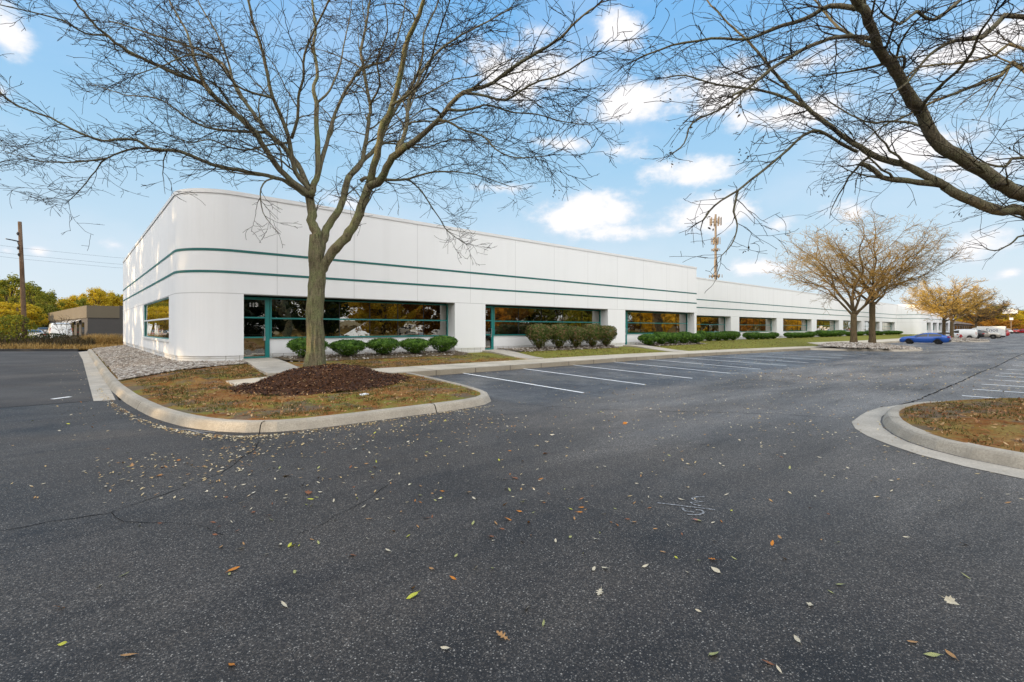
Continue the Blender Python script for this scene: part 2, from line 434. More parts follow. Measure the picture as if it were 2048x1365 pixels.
# cracks in the pavement
def crack(pts, w, seed):
    rnd = random.Random(seed); out = []
    for a, b in zip(pts, pts[1:]):
        d = math.hypot(a[0]-b[0], a[1]-b[1]); k = max(2, int(d/.12))
        for j in range(k): out.append((a[0]+(b[0]-a[0])*j/k+rnd.gauss(0, .012), a[1]+(b[1]-a[1])*j/k+rnd.gauss(0, .012)))
    m = MB(); strip(m, out, [w*rnd.uniform(.3, 1.2) for _ in out], gz, .004)
    m.build('crack', M['crack'], lot)
crack([(1.95,7.6),(1.85,7.24),(1.21,6.19),(.84,5.9),(.22,5.52),(-.14,5.58),(-.6,5.6)], .010, 1)
crack([(.22,5.52),(.3,5.2),(.75,4.75),(.9,4.2)], .007, 2)
crack([(2.4,4.6),(1.9,4.25),(1.2,3.9)], .006, 4)
crack([(12.6,2.35),(14.13,2.23),(16.11,2.21),(20.26,2.14),(24.65,2.13),(28.27,2.0),(47,1.97),(70,1.9)], .045, 3)
crack([(6.95,7.9),(7.6,6.3),(8.36,5.39),(9.83,3.56),(10.2,2.7)], .014, 5)
crack([(5.2,4.2),(6.2,3.6),(7.1,2.7)], .006, 6)

# spray chalk survey mark (5 over 2) on the asphalt
CHALK = [[(3.993,2.494),(4.218,2.063)],[(4.468,2.287),(4.415,2.335),(4.337,2.348),(4.311,2.299),(4.342,2.228),(4.225,2.297),(4.202,2.241),(4.219,2.184)],[(4.049,2.277),(3.992,2.231),(4.028,2.153)],[(4.093,2.174),(4.121,2.133),(4.075,2.095),(4.003,2.098),(3.964,2.133),(3.936,2.172)],[(1.18,9.47),(1.621,8.675)],[(1.345,9.219),(1.527,8.522)],[(1.249,9.006),(1.447,8.734)]]
def mat_chalk():
    t = NT('chalk_mat'); p = t.pos(); n = t.noise(p, 55, 4, .7)
    t.col(t.mix(t.ramp(n, [(.40, 0), (.62, 1)]), (.055,.055,.057), (.34,.35,.36))).rough(.9); return t.m
M['chalk'] = mat_chalk()
for i, grp in enumerate((CHALK[:4], CHALK[4:])):
    m = MB()
    for l in grp: strip(m, l, .022 if i == 0 else .035, gz, .005)
    o = m.build('survey_mark', M['chalk'], lot)

# ------------------------------------------------------------------ kerbs, lawn, paths
KERB = [(0,0),(.05,.105),(.075,.135),(.11,.148),(.22,.15),(.24,.12)]
left_kerb = [(.72,45.6),(.71,30),(.70,20.5),(.72,16.4),(.83,13.4),(1.03,11.0),(1.3,9.6),(1.6,8.75),(1.92,8.28),(2.3,8.02),(2.8,7.95),(3.6,7.95),(4.6,7.96),(5.7,7.95),(6.45,8.03),(6.85,8.24),(7.1,8.62),(7.3,9.6),(7.45,11.2),(7.52,12.95)]
tag(sweep('kerb', left_kerb, KERB, M['kerb'], gz), kind='structure')
lawn_poly = [(.95,45.4),(.94,16.4),(1.06,13.4),(1.26,11.1),(1.52,9.75),(1.80,8.92),(2.08,8.5),(2.4,8.25),(2.85,8.19),(3.6,8.19),(4.6,8.2),(5.7,8.19),(6.4,8.26),(6.66,8.42),(6.86,8.74),(7.06,9.65),(7.21,11.2),(7.3,13.1),(52.6,13.1),(54.2,16.05),(140,16.05),(140,24.3),(2.5,24.3),(2.78,47.5),(.95,47.5)]
gxl = [.95+.3*i for i in range(30)]+[10+1.*i for i in range(40)]+[52+4*i for i in range(22)]
tag(drape('lawn', lawn_poly, lz, M['lawn'], res=.5, gx=gxl, gy=[8.2+.3*i for i in range(24)]+[15.5+.6*i for i in range(16)]+[26+2*i for i in range(11)], jit=.02), kind='structure')
pan = [(.72,45.6),(.25,43.8),(.35,33),(.33,14.16),(.70,14.06),(.72,16.4),(.70,20.5),(.71,30)]
tag(drape('gutter', pan, gz, M['pan'], res=1., dz=.006), kind='structure')
def sidew(x, y): return max(lz(x, y)+.022, gz(x, 12.95)+.15)
tag(drape('sidewalk', [(2.9,13.4),(7.4,12.93),(41.6,12.93),(52.4,12.93),(53.0,13.1),(54.6,15.9),(140,15.9),(140,17.1),(54.0,17.1),(52.4,14.6),(51,14.4),(41,14.9),(14,14.9),(3.0,14.75)], sidew, M['sidewalk'], res=1.2, skirt=.22), kind='structure')
def walk(pts): 
    yb = 14.86
    tag(drape('entry_walk', pts, lambda x, y: max(lz(x, y), .30 if x < 20 else .2)+.03+.06*sm(15.5, 20, y), M['pan'], res=.8, skirt=.15), kind='structure')
walk([(4.72,20.84),(4.1,14.95),(5.3,14.95),(5.75,19.9),(5.75,20.84)])
walk([(16.1,20.84),(14.2,14.95),(15.1,14.95),(17.2,20.0),(17.2,20.84)])
walk([(28.4,20.84),(25.6,14.95),(27.2,14.95),(29.5,20.0),(29.5,20.84)])
# right hand island
isl = [(15.0,-9),(15.0,-1.2),(14.6,.1),(14.0,1.0),(13.2,1.75),(12.5,2.1),(11.6,2.27),(10.9,2.24),(10.24,2.12),(9.7,1.97),(9.2,1.76),(8.75,1.5),(8.42,1.2),(8.18,.85),(8.02,.4),(7.9,-.6),(7.88,-9)]
tag(sweep('kerb', isl, KERB, M['kerb'], gz), kind='structure')
tag(drape('lawn', [(14.8,-9),(14.78,-1.2),(14.4,0),(13.85,.85),(13.08,1.56),(12.4,1.9),(11.6,2.05),(10.95,2.02),(10.3,1.9),(9.8,1.77),(9.32,1.57),(8.9,1.33),(8.6,1.07),(8.38,.76),(8.23,.35),(8.12,-.6),(8.1,-9)], lambda x, y: .135+.10*sm(8, 10.5, x)*sm(2.2, .2, y), M['lawn'], res=.35, jit=.025), kind='structure')
tag(drape('gutter', [(13.0,2.3),(12.1,2.52),(11.4,2.56),(10.8,2.53),(9.9,2.45),(9.3,2.25),(8.8,1.98),(8.35,1.62),(8.0,1.27),(7.7,.8),(7.52,.3),(7.42,-.6),(7.4,-9),(7.88,-9),(7.9,-.6),(8.02,.4),(8.18,.85),(8.42,1.2),(8.75,1.5),(9.2,1.76),(9.7,1.97),(10.24,2.12),(10.9,2.24),(11.6,2.27),(12.5,2.1)], gz, M['pan'], res=.6, dz=.006), kind='structure')
# gravel islands further along the building side
for pts, zf in (([(41.5,12.9),(42.0,11.5),(42.9,9.7),(43.8,8.2),(44.8,7.5),(46.5,7.25),(48.6,7.35),(50.5,8.0),(51.5,9.5),(52,12.9)], .30), ([(97,15.9),(97.3,11),(98.4,8.4),(100,7.8),(104,7.9),(108,8.8),(111,11),(113,15.9)], .32)):
    tag(sweep('kerb', pts, [(0,0),(.05,.12),(.09,.145),(.22,.14)], M['concrete'], gz), kind='structure')
    cx_ = sum(p[0] for p in pts)/len(pts); cy_ = 11.
    ins = [(p[0]+(cx_-p[0])*.04, p[1]+(cy_-p[1])*.05) for p in pts]
    tag(drape('gravel_bed', ins, lambda x, y, c=cx_, h=zf: gz(x, y)+.13+h*max(0, 1-((x-c)/6)**2)*sm(7.4, 11, y), M['gravel'], res=.6, jit=.04), kind='structure')
# beds against the building
def bedz(x, y): return lz(x, y)+.10*sm(18.2, 19.8, y)
tag(drape('gravel_bed', [(.97,45.3),(.97,17.5),(2.4,18.0),(4.5,18.9),(4.66,20.2),(4.4,20.19),(3.5,20.5),(2.95,21.3),(2.78,22.2),(2.78,45.3)], lambda x, y: lz(x, y)+.03, M['gravel'], res=.5, jit=.03), kind='structure')
for x0, x1, yf in ((5.8,14.1,18.6),(17.3,26.4,19.0),(30.4,37.7,19.0)):
    tag(drape('mulch_bed', [(x0,20.84),(x0,yf+.5),(x0+.8,yf),(x1-.4,yf),(x1,yf+.4),(x1,20.84)], lambda x, y, yf=yf: lz(x, y)+.015+.10*sm(yf, yf+.9, y), M['soil'], res=.4, jit=.03), kind='structure')
# verge behind the drive, yard of the neighbouring building
tag(drape('verge', [(-45,56),(-12,56.2),(-3.8,49.4),(.4,45.9),(2.7,45.6),(2.7,47.2),(60,47.2),(60,72),(-60,72)], lambda x, y: .12+.30*max(0, 1-abs(y-51.5+.85*x)/4.5)*noise.noise(Vector((x*.3,y*.3,1)))+.12*max(0, 1-abs(y-52+.5*x)/4), M['field'], res=1.2, jit=.06), kind='structure')
tag(drape('parking_lot', [(-60,60),(1.0,58),(1.2,80),(-4,140),(-60,140)], lambda x, y: -.02, M['asphalt'], res=6), kind='structure')
tag(sweep('kerb', [(-12,56.1),(-3.8,49.3),(.25,45.9)], [(0,0),(.03,.15),(.2,.16),(.3,.1)], M['black'], gz), kind='structure')
# lawn and road on the far side of the lot, behind the photographer
tag(drape('lawn', [(-40,-60),(390,-60),(390,-14),(-40,-14)], lambda x, y: gz(x, y)+.12+.25*sm(-14, -26, y), M['lawn'], res=12, skirt=.2), kind='structure')

# ------------------------------------------------------------------ main building
X0, Y1, Y2, XS, X3, RC = 2.78, 20.2, 24.1, 38.12, 130.4, 1.7
ZR, ZO = 6.58, 2.86                    # roof edge, head of the openings
bld = empty('office_building', (X0, Y1, 0), 0, 'long low white building with two green stripes and rounded near corner', 'office building')
RX1 = 175.
def arc(cx, cy, r, a0, a1, n=18): return [(cx+r*math.cos(R_(a0+(a1-a0)*i/n)), cy+r*math.sin(R_(a0+(a1-a0)*i/n))) for i in range(n+1)]
# outline of the face, walking from the back of the left wall round to the east
face1 = [(X0, 47.0)] + arc(X0+RC, Y1+RC, RC, 180, 270) + [(XS, Y1), (XS, Y2)]
face2 = [(XS, Y2), (X3, Y2)]
face3 = [(X3, Y2)] + arc(X3+1.5, Y1+1.5, 1.5, 180, 270, 8) + [(RX1, Y1), (RX1, 47)]
def band(m, path, z0, z1, off=0.):
    pl = []
    for i, p in enumerate(path):
        a = Vector(path[max(0,i-1)]); b = Vector(path[min(len(path)-1,i+1)])
        if i in (0, len(path)-1) or True:
            t1 = (Vector(p)-a); t2 = (b-Vector(p))
            n = Vector((0,0))
            for t in (t1, t2):
                if t.length > 1e-6: t = t.normalized(); n += Vector((t.y, -t.x))
            n.normalize(); c = 1.
            if t1.length > 1e-6 and t2.length > 1e-6:
                d = t1.normalized(); c = max(.4, n.dot(Vector((d.y, -d.x))))
        pl.append((p[0]-n.x*0+n.x*off/c, p[1]+n.y*off/c))
    for a, b in zip(pl, pl[1:]): m.quad((a[0],a[1],z0), (b[0],b[1],z0), (b[0],b[1],z1), (a[0],a[1],z1))
    return pl
def offpath(path, off):
    return band(MB(), path, 0, 1, off)
# outward is to the right of travel: (t.y,-t.x) for travel in -y gives (-1,0)
D = .66                                # depth of the window recess
ZW = .60                               # underside of the white panels
class Opening:                         # along the front: face x0..x1, door at the left end
    def __init__(s, x0, x1, door): s.x0, s.x1, s.door = x0, x1, door
ops1 = [Opening(4.70, 14.15, 1), Opening(16.08, 26.42, 1), Opening(28.34, 37.78, 1)]
ops2 = [Opening(42.3+12.62*k, 52.85+12.62*k, 0) for k in range(7)]
ops3 = [Opening(137.2, 142.2, 1), Opening(144.4, 149.8, 0), Opening(152., 157.4, 0), Opening(160, 165.5, 0), Opening(168, 173, 0)]
wall = MB(); strp = MB(); cop = MB(); trim = MB()
LW0, LW1, LZ0, LZ1 = 23.25, 32.6, 1.15, 2.845   # window in the left wall
def panel(x0, x1, y, z0, z1): wall.quad((x0,y,z0),(x1,y,z0),(x1,y,z1),(x0,y,z1))
for path, y, ops, xa, xb in ((face1, Y1, ops1, X0+RC, XS), (face2, Y2, ops2, XS, X3), (face3, Y1, ops3, X3+1.5, RX1)):
    base = MB(); band(wall, path, ZO, ZR)
    if path is face1: base0 = base
    for z0, z1 in ((4.385, 4.475), (3.60, 3.69)):
        lo = band(strp, path, z0, z1, .012); hi = lo
    o = band(cop, path, ZR-.12, ZR+.02, .03); i2 = offpath(path, -.3)
    for (a, b), (c, d) in zip(zip(o, o[1:]), zip(i2, i2[1:])):
        cop.quad((a[0],a[1],ZR+.02), (b[0],b[1],ZR+.02), (d[0],d[1],ZR+.02), (c[0],c[1],ZR+.02))
    # piers between openings
    edges = [xa] + [v for o_ in ops for v in (o_.x0, o_.x1)] + [xb]
    for a, b in zip(edges[::2], edges[1::2]):
        panel(a, b, y, ZW, ZO)
        base.box(a, b, y+.03, y+.25, .05, ZW-.0)
        wall.quad((a,y,ZW),(a,y+.03,ZW),(b,y+.03,ZW),(b,y,ZW))
    for o_ in ops:                     # recess: jambs, head, cill wall
        yg = y+D
        wall.quad((o_.x0,y,ZW),(o_.x0,y,ZO),(o_.x0,yg+.1,ZO),(o_.x0,yg+.1,ZW))
        wall.quad((o_.x1,y,ZW),(o_.x1,yg+.1,ZW),(o_.x1,yg+.1,ZO),(o_.x1,y,ZO))
        base.quad((o_.x0,y+.03,.05),(o_.x0,y+.03,ZW),(o_.x0,yg+.1,ZW),(o_.x0,yg+.1,.05))
        base.quad((o_.x1-.02,y+.03,.05),(o_.x1-.02,yg+.1,.05),(o_.x1-.02,yg+.1,ZW),(o_.x1-.02,y+.03,ZW))
        wall.quad((o_.x0,y,ZO),(o_.x1,y,ZO),(o_.x1,yg+.1,ZO),(o_.x0,yg+.1,ZO))
        xs = o_.x0+(1.06 if o_.door else 0)
        panel(xs, o_.x1, yg+.02, ZW, 1.2); base.box(xs, o_.x1-.025, yg+.04, yg+.2, .05, ZW)
        wall.quad((xs,yg+.02,1.2),(o_.x1,yg+.02,1.2),(o_.x1,yg+.2,1.2),(xs,yg+.2,1.2))
        wall.quad((xs,yg+.02,ZW),(xs,yg+.02,1.2),(xs,yg+.2,1.2),(xs,yg+.2,ZW))
    base.build('block_base', M['block'], bld, True)
# left wall round the corner
cor = arc(X0+RC, Y1+RC, RC, 180, 270)
band(wall, cor, ZW, ZO); base = MB(); band(base, [(X0+.03,47)]+[(X0+RC+(RC-.03)*math.cos(R_(180+5*i)), Y1+RC+(RC-.03)*math.sin(R_(180+5*i))) for i in range(19)], .05, ZW); base.build('block_base', M['block'], bld, True)
for a, b, z0, z1 in ((47., LW1, ZW, ZO), (LW1, LW0, ZW, LZ0), (LW0, Y1+RC, ZW, ZO), (LW1, LW0, LZ1, ZO)):
    wall.quad((X0,a,z0),(X0,b,z0),(X0,b,z1),(X0,a,z1))
for yy, s_ in ((LW0, 1), (LW1, -1)):
    wall.quad((X0,yy,LZ0),(X0+.12,yy,LZ0),(X0+.12,yy,LZ1),(X0,yy,LZ1))
wall.quad((X0,LW0,LZ1),(X0+.12,LW0,LZ1),(X0+.12,LW1,LZ1),(X0,LW1,LZ1))
wall.quad((X0,LW0,LZ0),(X0+.12,LW0,LZ0),(X0+.12,LW1,LZ0),(X0,LW1,LZ0))
band(wall, [(XS,Y1),(XS,Y2)], .05, ZO)
band(wall, [(X3,Y2)]+arc(X3+1.5,Y1+1.5,1.5,180,270,8), .05, ZO)
# closing walls at the back
wall.quad((X0,47,.05),(X0,47,ZR),(RX1,47,ZR),(RX1,47,.05)); wall.quad((RX1,Y1,.05),(RX1,47,.05),(RX1,47,ZR),(RX1,Y1,ZR))
wo = wall.build('wall', M['facade'], bld, True)
strp.build('stripe', M['stripe'], bld, True)
cop.build('coping', M['coping'], bld, True)
rf = MB()
for x0, x1, y0 in ((X0+RC, XS-.35, Y1+.35), (XS-.35, X3+.35, Y2+.35), (X3+.35, RX1-.3, Y1+.35)): rf.quad((x0,y0,ZR-.3),(x1,y0,ZR-.3),(x1,46.7,ZR-.3),(x0,46.7,ZR-.3))
rf.quad((X0+.3,Y1+RC,ZR-.3),(X0+RC,Y1+RC,ZR-.3),(X0+RC,46.7,ZR-.3),(X0+.3,46.7,ZR-.3))
rf.build('roof', M['roof'], bld, True)
inn = MB()                              # dark rooms behind the glass
for x0, x1, y in ((X0+.4, XS-.2, Y1+D+2.6), (XS, X3, Y2+D+2.6), (X3+.4, RX1-.3, Y1+D+2.6)):
    inn.quad((x0,y,.3),(x1,y,.3),(x1,y,2.95),(x0,y,2.95)); inn.quad((x0,y-2.45,.42),(x1,y-2.45,.42),(x1,y,.42),(x0,y,.42)); inn.quad((x0,y-2.45,2.95),(x0,y,2.95),(x1,y,2.95),(x1,y-2.45,2.95))
inn.quad((X0+2.4,Y1+3.4,.3),(X0+2.4,46,.3),(X0+2.4,46,2.95),(X0+2.4,Y1+3.4,2.95))
inn.build('interior', M['dark'], bld, True)

rg = random.Random(4)
def glazing(x0, x1, y, z0, z1, parent, step=1.9, shut=()):
    """window = glass (one mesh of panes, each a hair out of true) > frame, joints"""
    g = MB(); k = max(1, round((x1-x0)/step)); j = MB()
    zm = 1.99
    for i in range(k):
        a = x0+(x1-x0)*i/k; b = x0+(x1-x0)*(i+1)/k
        for c, d in ((z0, zm), (zm, z1)):
            e = [rg.gauss(0, .004) for _ in range(4)]
            g.quad((a,y+e[0],c),(b,y+e[1],c),(b,y+e[2],d),(a,y+e[3],d))
    w = g.build('window', M['glass'], parent, True)
    f = MB(); t = .055
    f.box(x0, x1, y-.05, y-.012, z0, z0+t); f.box(x0, x1, y-.05, y-.012, z1-t, z1); f.box(x0+t, x1-t, y-.045, y-.012, zm-.03, zm+.03)
    f.box(x0, x0+t, y-.048, y-.013, z0+t, z1-t); f.box(x1-t, x1, y-.048, y-.013, z0+t, z1-t)
    f.build('frame', M['teal'], w, True)
    for i in range(1, k):
        a = x0+(x1-x0)*i/k; MB().box(a-.012, a+.012, y-.02, y-.008, z0, z1).build('glass_joint', M['seam'], w, True)
    if shut:
        b = MB()
        for a, c in shut:
            x = a
            while x < c: b.quad((x,y+.14,z0),(x+.075,y+.155,z0),(x+.075,y+.155,z1),(x,y+.14,z1)); x += .085
        b.build('blind', M['blind'], w, True)
    return w
def make_door(x0, y, num):
    z0, z1, w = .40, 2.80, .98
    d = MB()
    for c, e in ((z0+.1, 1.22), (1.28, 1.99), (2.04, z1-.09)): d.quad((x0+.09,y,c),(x0+w-.1,y,c),(x0+w-.1,y+.002,e),(x0+.09,y,e))
    o = d.build('door', M['glass'], bld, True)
    f = MB()
    f.box(x0, x0+.09, y-.05, y-.012, z0, z1); f.box(x0+w-.10, x0+w+.06, y-.05, y-.012, z0, z1)
    f.box(x0+.09, x0+w-.1, y-.05, y-.012, z1-.1, z1); f.box(x0+.09, x0+w-.1, y-.05, y-.012, z0, z0+.11)
    for z in (1.22, 1.985): f.box(x0+.09, x0+w-.1, y-.048, y-.013, z, z+.055)
    f.build('frame', M['teal'], o, True)
    h = MB(); h.tube([(x0+w-.14,y-.055,1.22),(x0+w-.14,y-.12,1.24),(x0+w-.14,y-.12,1.58),(x0+w-.14,y-.055,1.60)], [.014]*4, 6); h.obox((x0+w-.13,y-.06,1.2), .06,.03,.16)
    h.build('handle', M['steel'], o, True)
    p = MB(); p.box(x0+.1, x0+w-.12, y+.03, y+.06, 1.33, 1.38); p.build('push_bar', M['steel'], o, True)
    t = text_mb(num, .21); t.v = [(x0+.47+a*1.05, y-.006, 2.5+b) for a, b, c in t.v]
    # double the strokes for the heavy face of the numerals
    v0 = list(t.v); f0 = list(t.f)
    for dx, dz in ((.012,0),(-.012,0),(0,.008),(0,-.008)):
        n = len(t.v); t.v += [(a+dx, b-.001-abs(dx)*.05-abs(dz)*.12, c+dz) for a,b,c in v0]; t.f += [tuple(i+n for i in q) for q in f0]
    t.build('door_number', M['white_letter'], o, True)
    return o
for o_, num, sh in zip(ops1, ('113', '112', '111'), ((), ((17.2,19.9),(20.3,23.0)), ())):
    make_door(o_.x0+.02, Y1+D, num)
    glazing(o_.x0+1.08, o_.x1, Y1+D, 1.2, 2.80, bld, 1.42 if num == '113' else 1.75, sh)
for i, o_ in enumerate(ops2): glazing(o_.x0, o_.x1, Y2+D, 1.2, 2.80, bld, 1.75, ((o_.x1-3.0, o_.x1-.1),) if i in (2, 6) else ())
for o_ in ops3:
    if o_.door: make_door(o_.x0+.02, Y1+D, '110')
    glazing(o_.x0+(1.08 if o_.door else 0), o_.x1, Y1+D, 1.2, 2.80, bld, 1.75)
# window in the left wall
g = MB(); k = 5
for i in range(k):
    a = LW0+.03+(LW1-LW0-.06)*i/k; b = LW0+.03+(LW1-LW0-.06)*(i+1)/k
    for c, d in ((LZ0+.03, 1.99), (1.99, LZ1-.03)):
        e = [rg.gauss(0, .005) for _ in range(4)]; x = X0+.09
        g.quad((x+e[0],b,c),(x+e[1],a,c),(x+e[2],a,d),(x+e[3],b,d))
w = g.build('window', M['glass'], bld, True)
f = MB(); x = X0+.04
f.box(x, x+.045, LW0, LW1, LZ0, LZ0+.05); f.box(x, x+.045, LW0, LW1, LZ1-.05, LZ1); mu = MB(); mu.box(x+.003, x+.04, LW0+.05, LW1-.06, 1.955, 2.02); mu.build('mullion', M['whitetrim'], w, True); f.box(x+.002, x+.04, LW0, LW0+.05, LZ0+.05, LZ1-.05); f.box(x+.002, x+.04, LW1-.06, LW1, LZ0+.05, LZ1-.05)
f.build('frame', M['teal'], w, True)
s_ = MB(); s_.box(X0-.05, X0+.035, LW0-.03, LW1+.03, LZ0-.09, LZ0+.012); s_.build('sill', M['whitetrim'], w, True)

# black mat at the second door
tag(MB().box(16.0, 17.25, 18.55, 19.95, .405, .43).build('door_mat', M['black']), 'black rubber mat lying on the path outside the second door', 'door mat')

# ------------------------------------------------------------------ shrubs
M['shrub_green'] = mat_leafset('shrub_green_mat', [(.020,.055,.008), (.065,.15,.018), (.17,.30,.04)], 5, trans=.2, rndobj=True)
M['shrub_brown'] = mat_leafset('shrub_brown_mat', [(.035,.075,.012), (.11,.14,.03), (.34,.19,.11)], 4, trans=.2, rndobj=True)
M['stem'] = mat_noise3('stem_mat', (.05,.035,.02), (.09,.065,.04), (.14,.11,.08), 20, coord='obj')
def leafquad(m, p, n, s, rnd, asp=.55):
    n = Vector(n).normalized(); u = n.orthogonal().normalized(); a = rnd.uniform(0, 6.28)
    u = (u*math.cos(a)+n.cross(u)*math.sin(a)); w = n.cross(u)*asp
    p = Vector(p); m.quad(tuple(p-u*s), tuple(p-w*s*.9+u*s*.1), tuple(p+u*s), tuple(p+w*s*.9+u*s*.1))
def shrub_meshes(kind, seed):
    rnd = random.Random(seed); m = MB(); st = MB()
    if kind == 'round': W, H, zc, n, ls = .72, .30, .50, 7200, .042
    else: W, H, zc, n, ls = .66, .62, .86, 8200, .046
    pw = 2.5 if kind == 'round' else 4.
    for i in range(n):
        a = rnd.uniform(0, 6.283); ct = rnd.uniform(-1, 1); s = math.sqrt(1-ct*ct)
        d = Vector((math.cos(a)*s, math.sin(a)*s, ct))
        if kind == 'round':
            e = d/(abs(d.x)**pw+abs(d.y)**pw+abs(d.z)**pw)**(1/pw); h = H*(1. if d.z > 0 else 1.3); taper = 1. if e.z > .0 else 1.+e.z*.42
        else:
            e = d/(abs(d.x)**pw+abs(d.y)**pw+abs(d.z)**pw)**(1/pw); h = H; taper = 1. if e.z > .15 else 1+(e.z-.15)*.50
        nz = 1+.10*noise.noise(Vector(d)*2.6+Vector((seed,0,0)))+.07*noise.noise(Vector(d)*7)
        if d.z < -.3 and rnd.random() < .55 + .6*noise.noise(Vector(d)*5): continue
        dep = rnd.random()**2.4*.30
        p = Vector((e.x*W*taper, e.y*W*taper*.9, e.z*h))*nz*(1-dep)
        p = p*(1+rnd.gauss(0,.035)+(.10*rnd.random() if rnd.random() < .06 else 0)); p.z += zc
        leafquad(m, p, (d.x+rnd.gauss(0,.55), d.y+rnd.gauss(0,.55), d.z+rnd.gauss(0,.55)), ls*rnd.uniform(.6,1.25), rnd)
    for i in range(16):
        a = rnd.uniform(0, 6.28); r = rnd.uniform(.1, .75)*W; x, y = math.cos(a)*r, math.sin(a)*r
        st.tube([(x*.08, y*.08, -.05), (x*.35, y*.35, zc*.45), (x, y, zc+H*.3)], [.018, .013, .005], 5)
    return m.mesh('foliage', M['shrub_green' if kind == 'round' else 'shrub_brown']), st.mesh('stem', M['stem'])
SH = {k: [shrub_meshes(k, s) for s in ((1,2,3) if k == 'round' else (5,6))] for k in ('round', 'square')}
rs = random.Random(9); nsh = 0
def add_shrub(kind, x, y, z, s, label, group):
    global nsh
    fo, st = SH[kind][nsh % len(SH[kind])]; nsh += 1
    e = empty('shrub', (x, y, z), rs.uniform(0, 6.28) if kind == 'round' else rs.uniform(-.3,.3), label, 'shrub', group)
    e.scale = (s[0]*rs.uniform(.92,1.06), s[0]*rs.uniform(.92,1.06), s[1]*rs.uniform(.90,1.08))
    for nm, me in (('foliage', fo), ('stem', st)):
        o = bpy.data.objects.new(nm, me); COL.objects.link(o); o.parent = e
ORD = ['first','second','third','fourth','fifth','sixth','seventh']
for i, x in enumerate((6.75, 8.35, 9.92, 11.45, 12.95)):
    add_shrub('round', x, 19.45, .42, (.98, .95), 'clipped green shrub under the window beside door 113, %s from that door' % ORD[i], 'round shrubs below the first window')
for i, x in enumerate((19.35, 20.95, 22.45, 23.95, 25.3)):
    add_shrub('square', x, 19.5, .36, (1.03, .93), 'tall square topped russet hedge shrub in front of the second window, %s from left' % ORD[i], 'tall shrubs below the second window')
for i, x in enumerate((30.1, 31.7, 33.3, 34.9, 36.5)):
    add_shrub('round', x, 19.5, .36, (1.0, 1.12), 'rounded green shrub below the last window of the near block, %s from the left' % ORD[i], 'round shrubs below the third window')
wn = ['first','second','third','fourth','fifth','sixth','seventh']
for k in range(7):
    for i in range(5):
        x = (44.2, 54.9, 66.6, 78.6, 91.4, 103.2, 116.)[k] + (1.7, 1.62, 1.9, 2.05, 1.75, 2.0, 2.5)[k]*i
        sc_ = 1.0 if k != 3 else 1.25
        add_shrub('round', x, 23.0, .30, (sc_, (1.22 if k == 0 else .98)*sc_), 'low green shrub, %s window of the set back wing, %s in its row' % (wn[k], ORD[i]), 'shrubs along the set back wing')

# ------------------------------------------------------------------ bare honey locust trees
M['bark_near'] = mat_bark('bark_mat', (.080,.066,.040), (.235,.205,.128), (.190,.205,.095), 1., .85)
M['limb'] = mat_bark('limb_bark_mat', (.062,.052,.036), (.21,.180,.122), (.165,.170,.095), 1.4, .6)
M['twig'] = mat_noise3('twig_mat', (.014,.011,.008), (.030,.024,.017), (.05,.04,.028), 6, coord='obj', bump=.1)
M['bark_far'] = mat_bark('far_bark_mat', (.075,.055,.035), (.19,.135,.075), (.17,.135,.07), 1., .4)
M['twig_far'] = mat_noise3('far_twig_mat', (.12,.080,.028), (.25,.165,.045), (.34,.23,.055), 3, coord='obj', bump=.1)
M['pod'] = mat_leafset('dry_leaflet_mat', [(.02,.014,.008), (.05,.035,.015), (.12,.085,.02)], 3)

def smooth_path(pts, sub=3):
    """Catmull-Rom through the points"""
    P_ = [Vector(p) for p in pts]; out = []
    for i in range(len(P_)-1):
        a = P_[max(0,i-1)]; b = P_[i]; c = P_[i+1]; d = P_[min(len(P_)-1,i+2)]
        for j in range(sub):
            t = j/sub
            out.append(.5*((2*b)+(c-a)*t+(2*a-5*b+4*c-d)*t*t+(3*b-a-3*c+d)*t**3))
    out.append(P_[-1]); return out

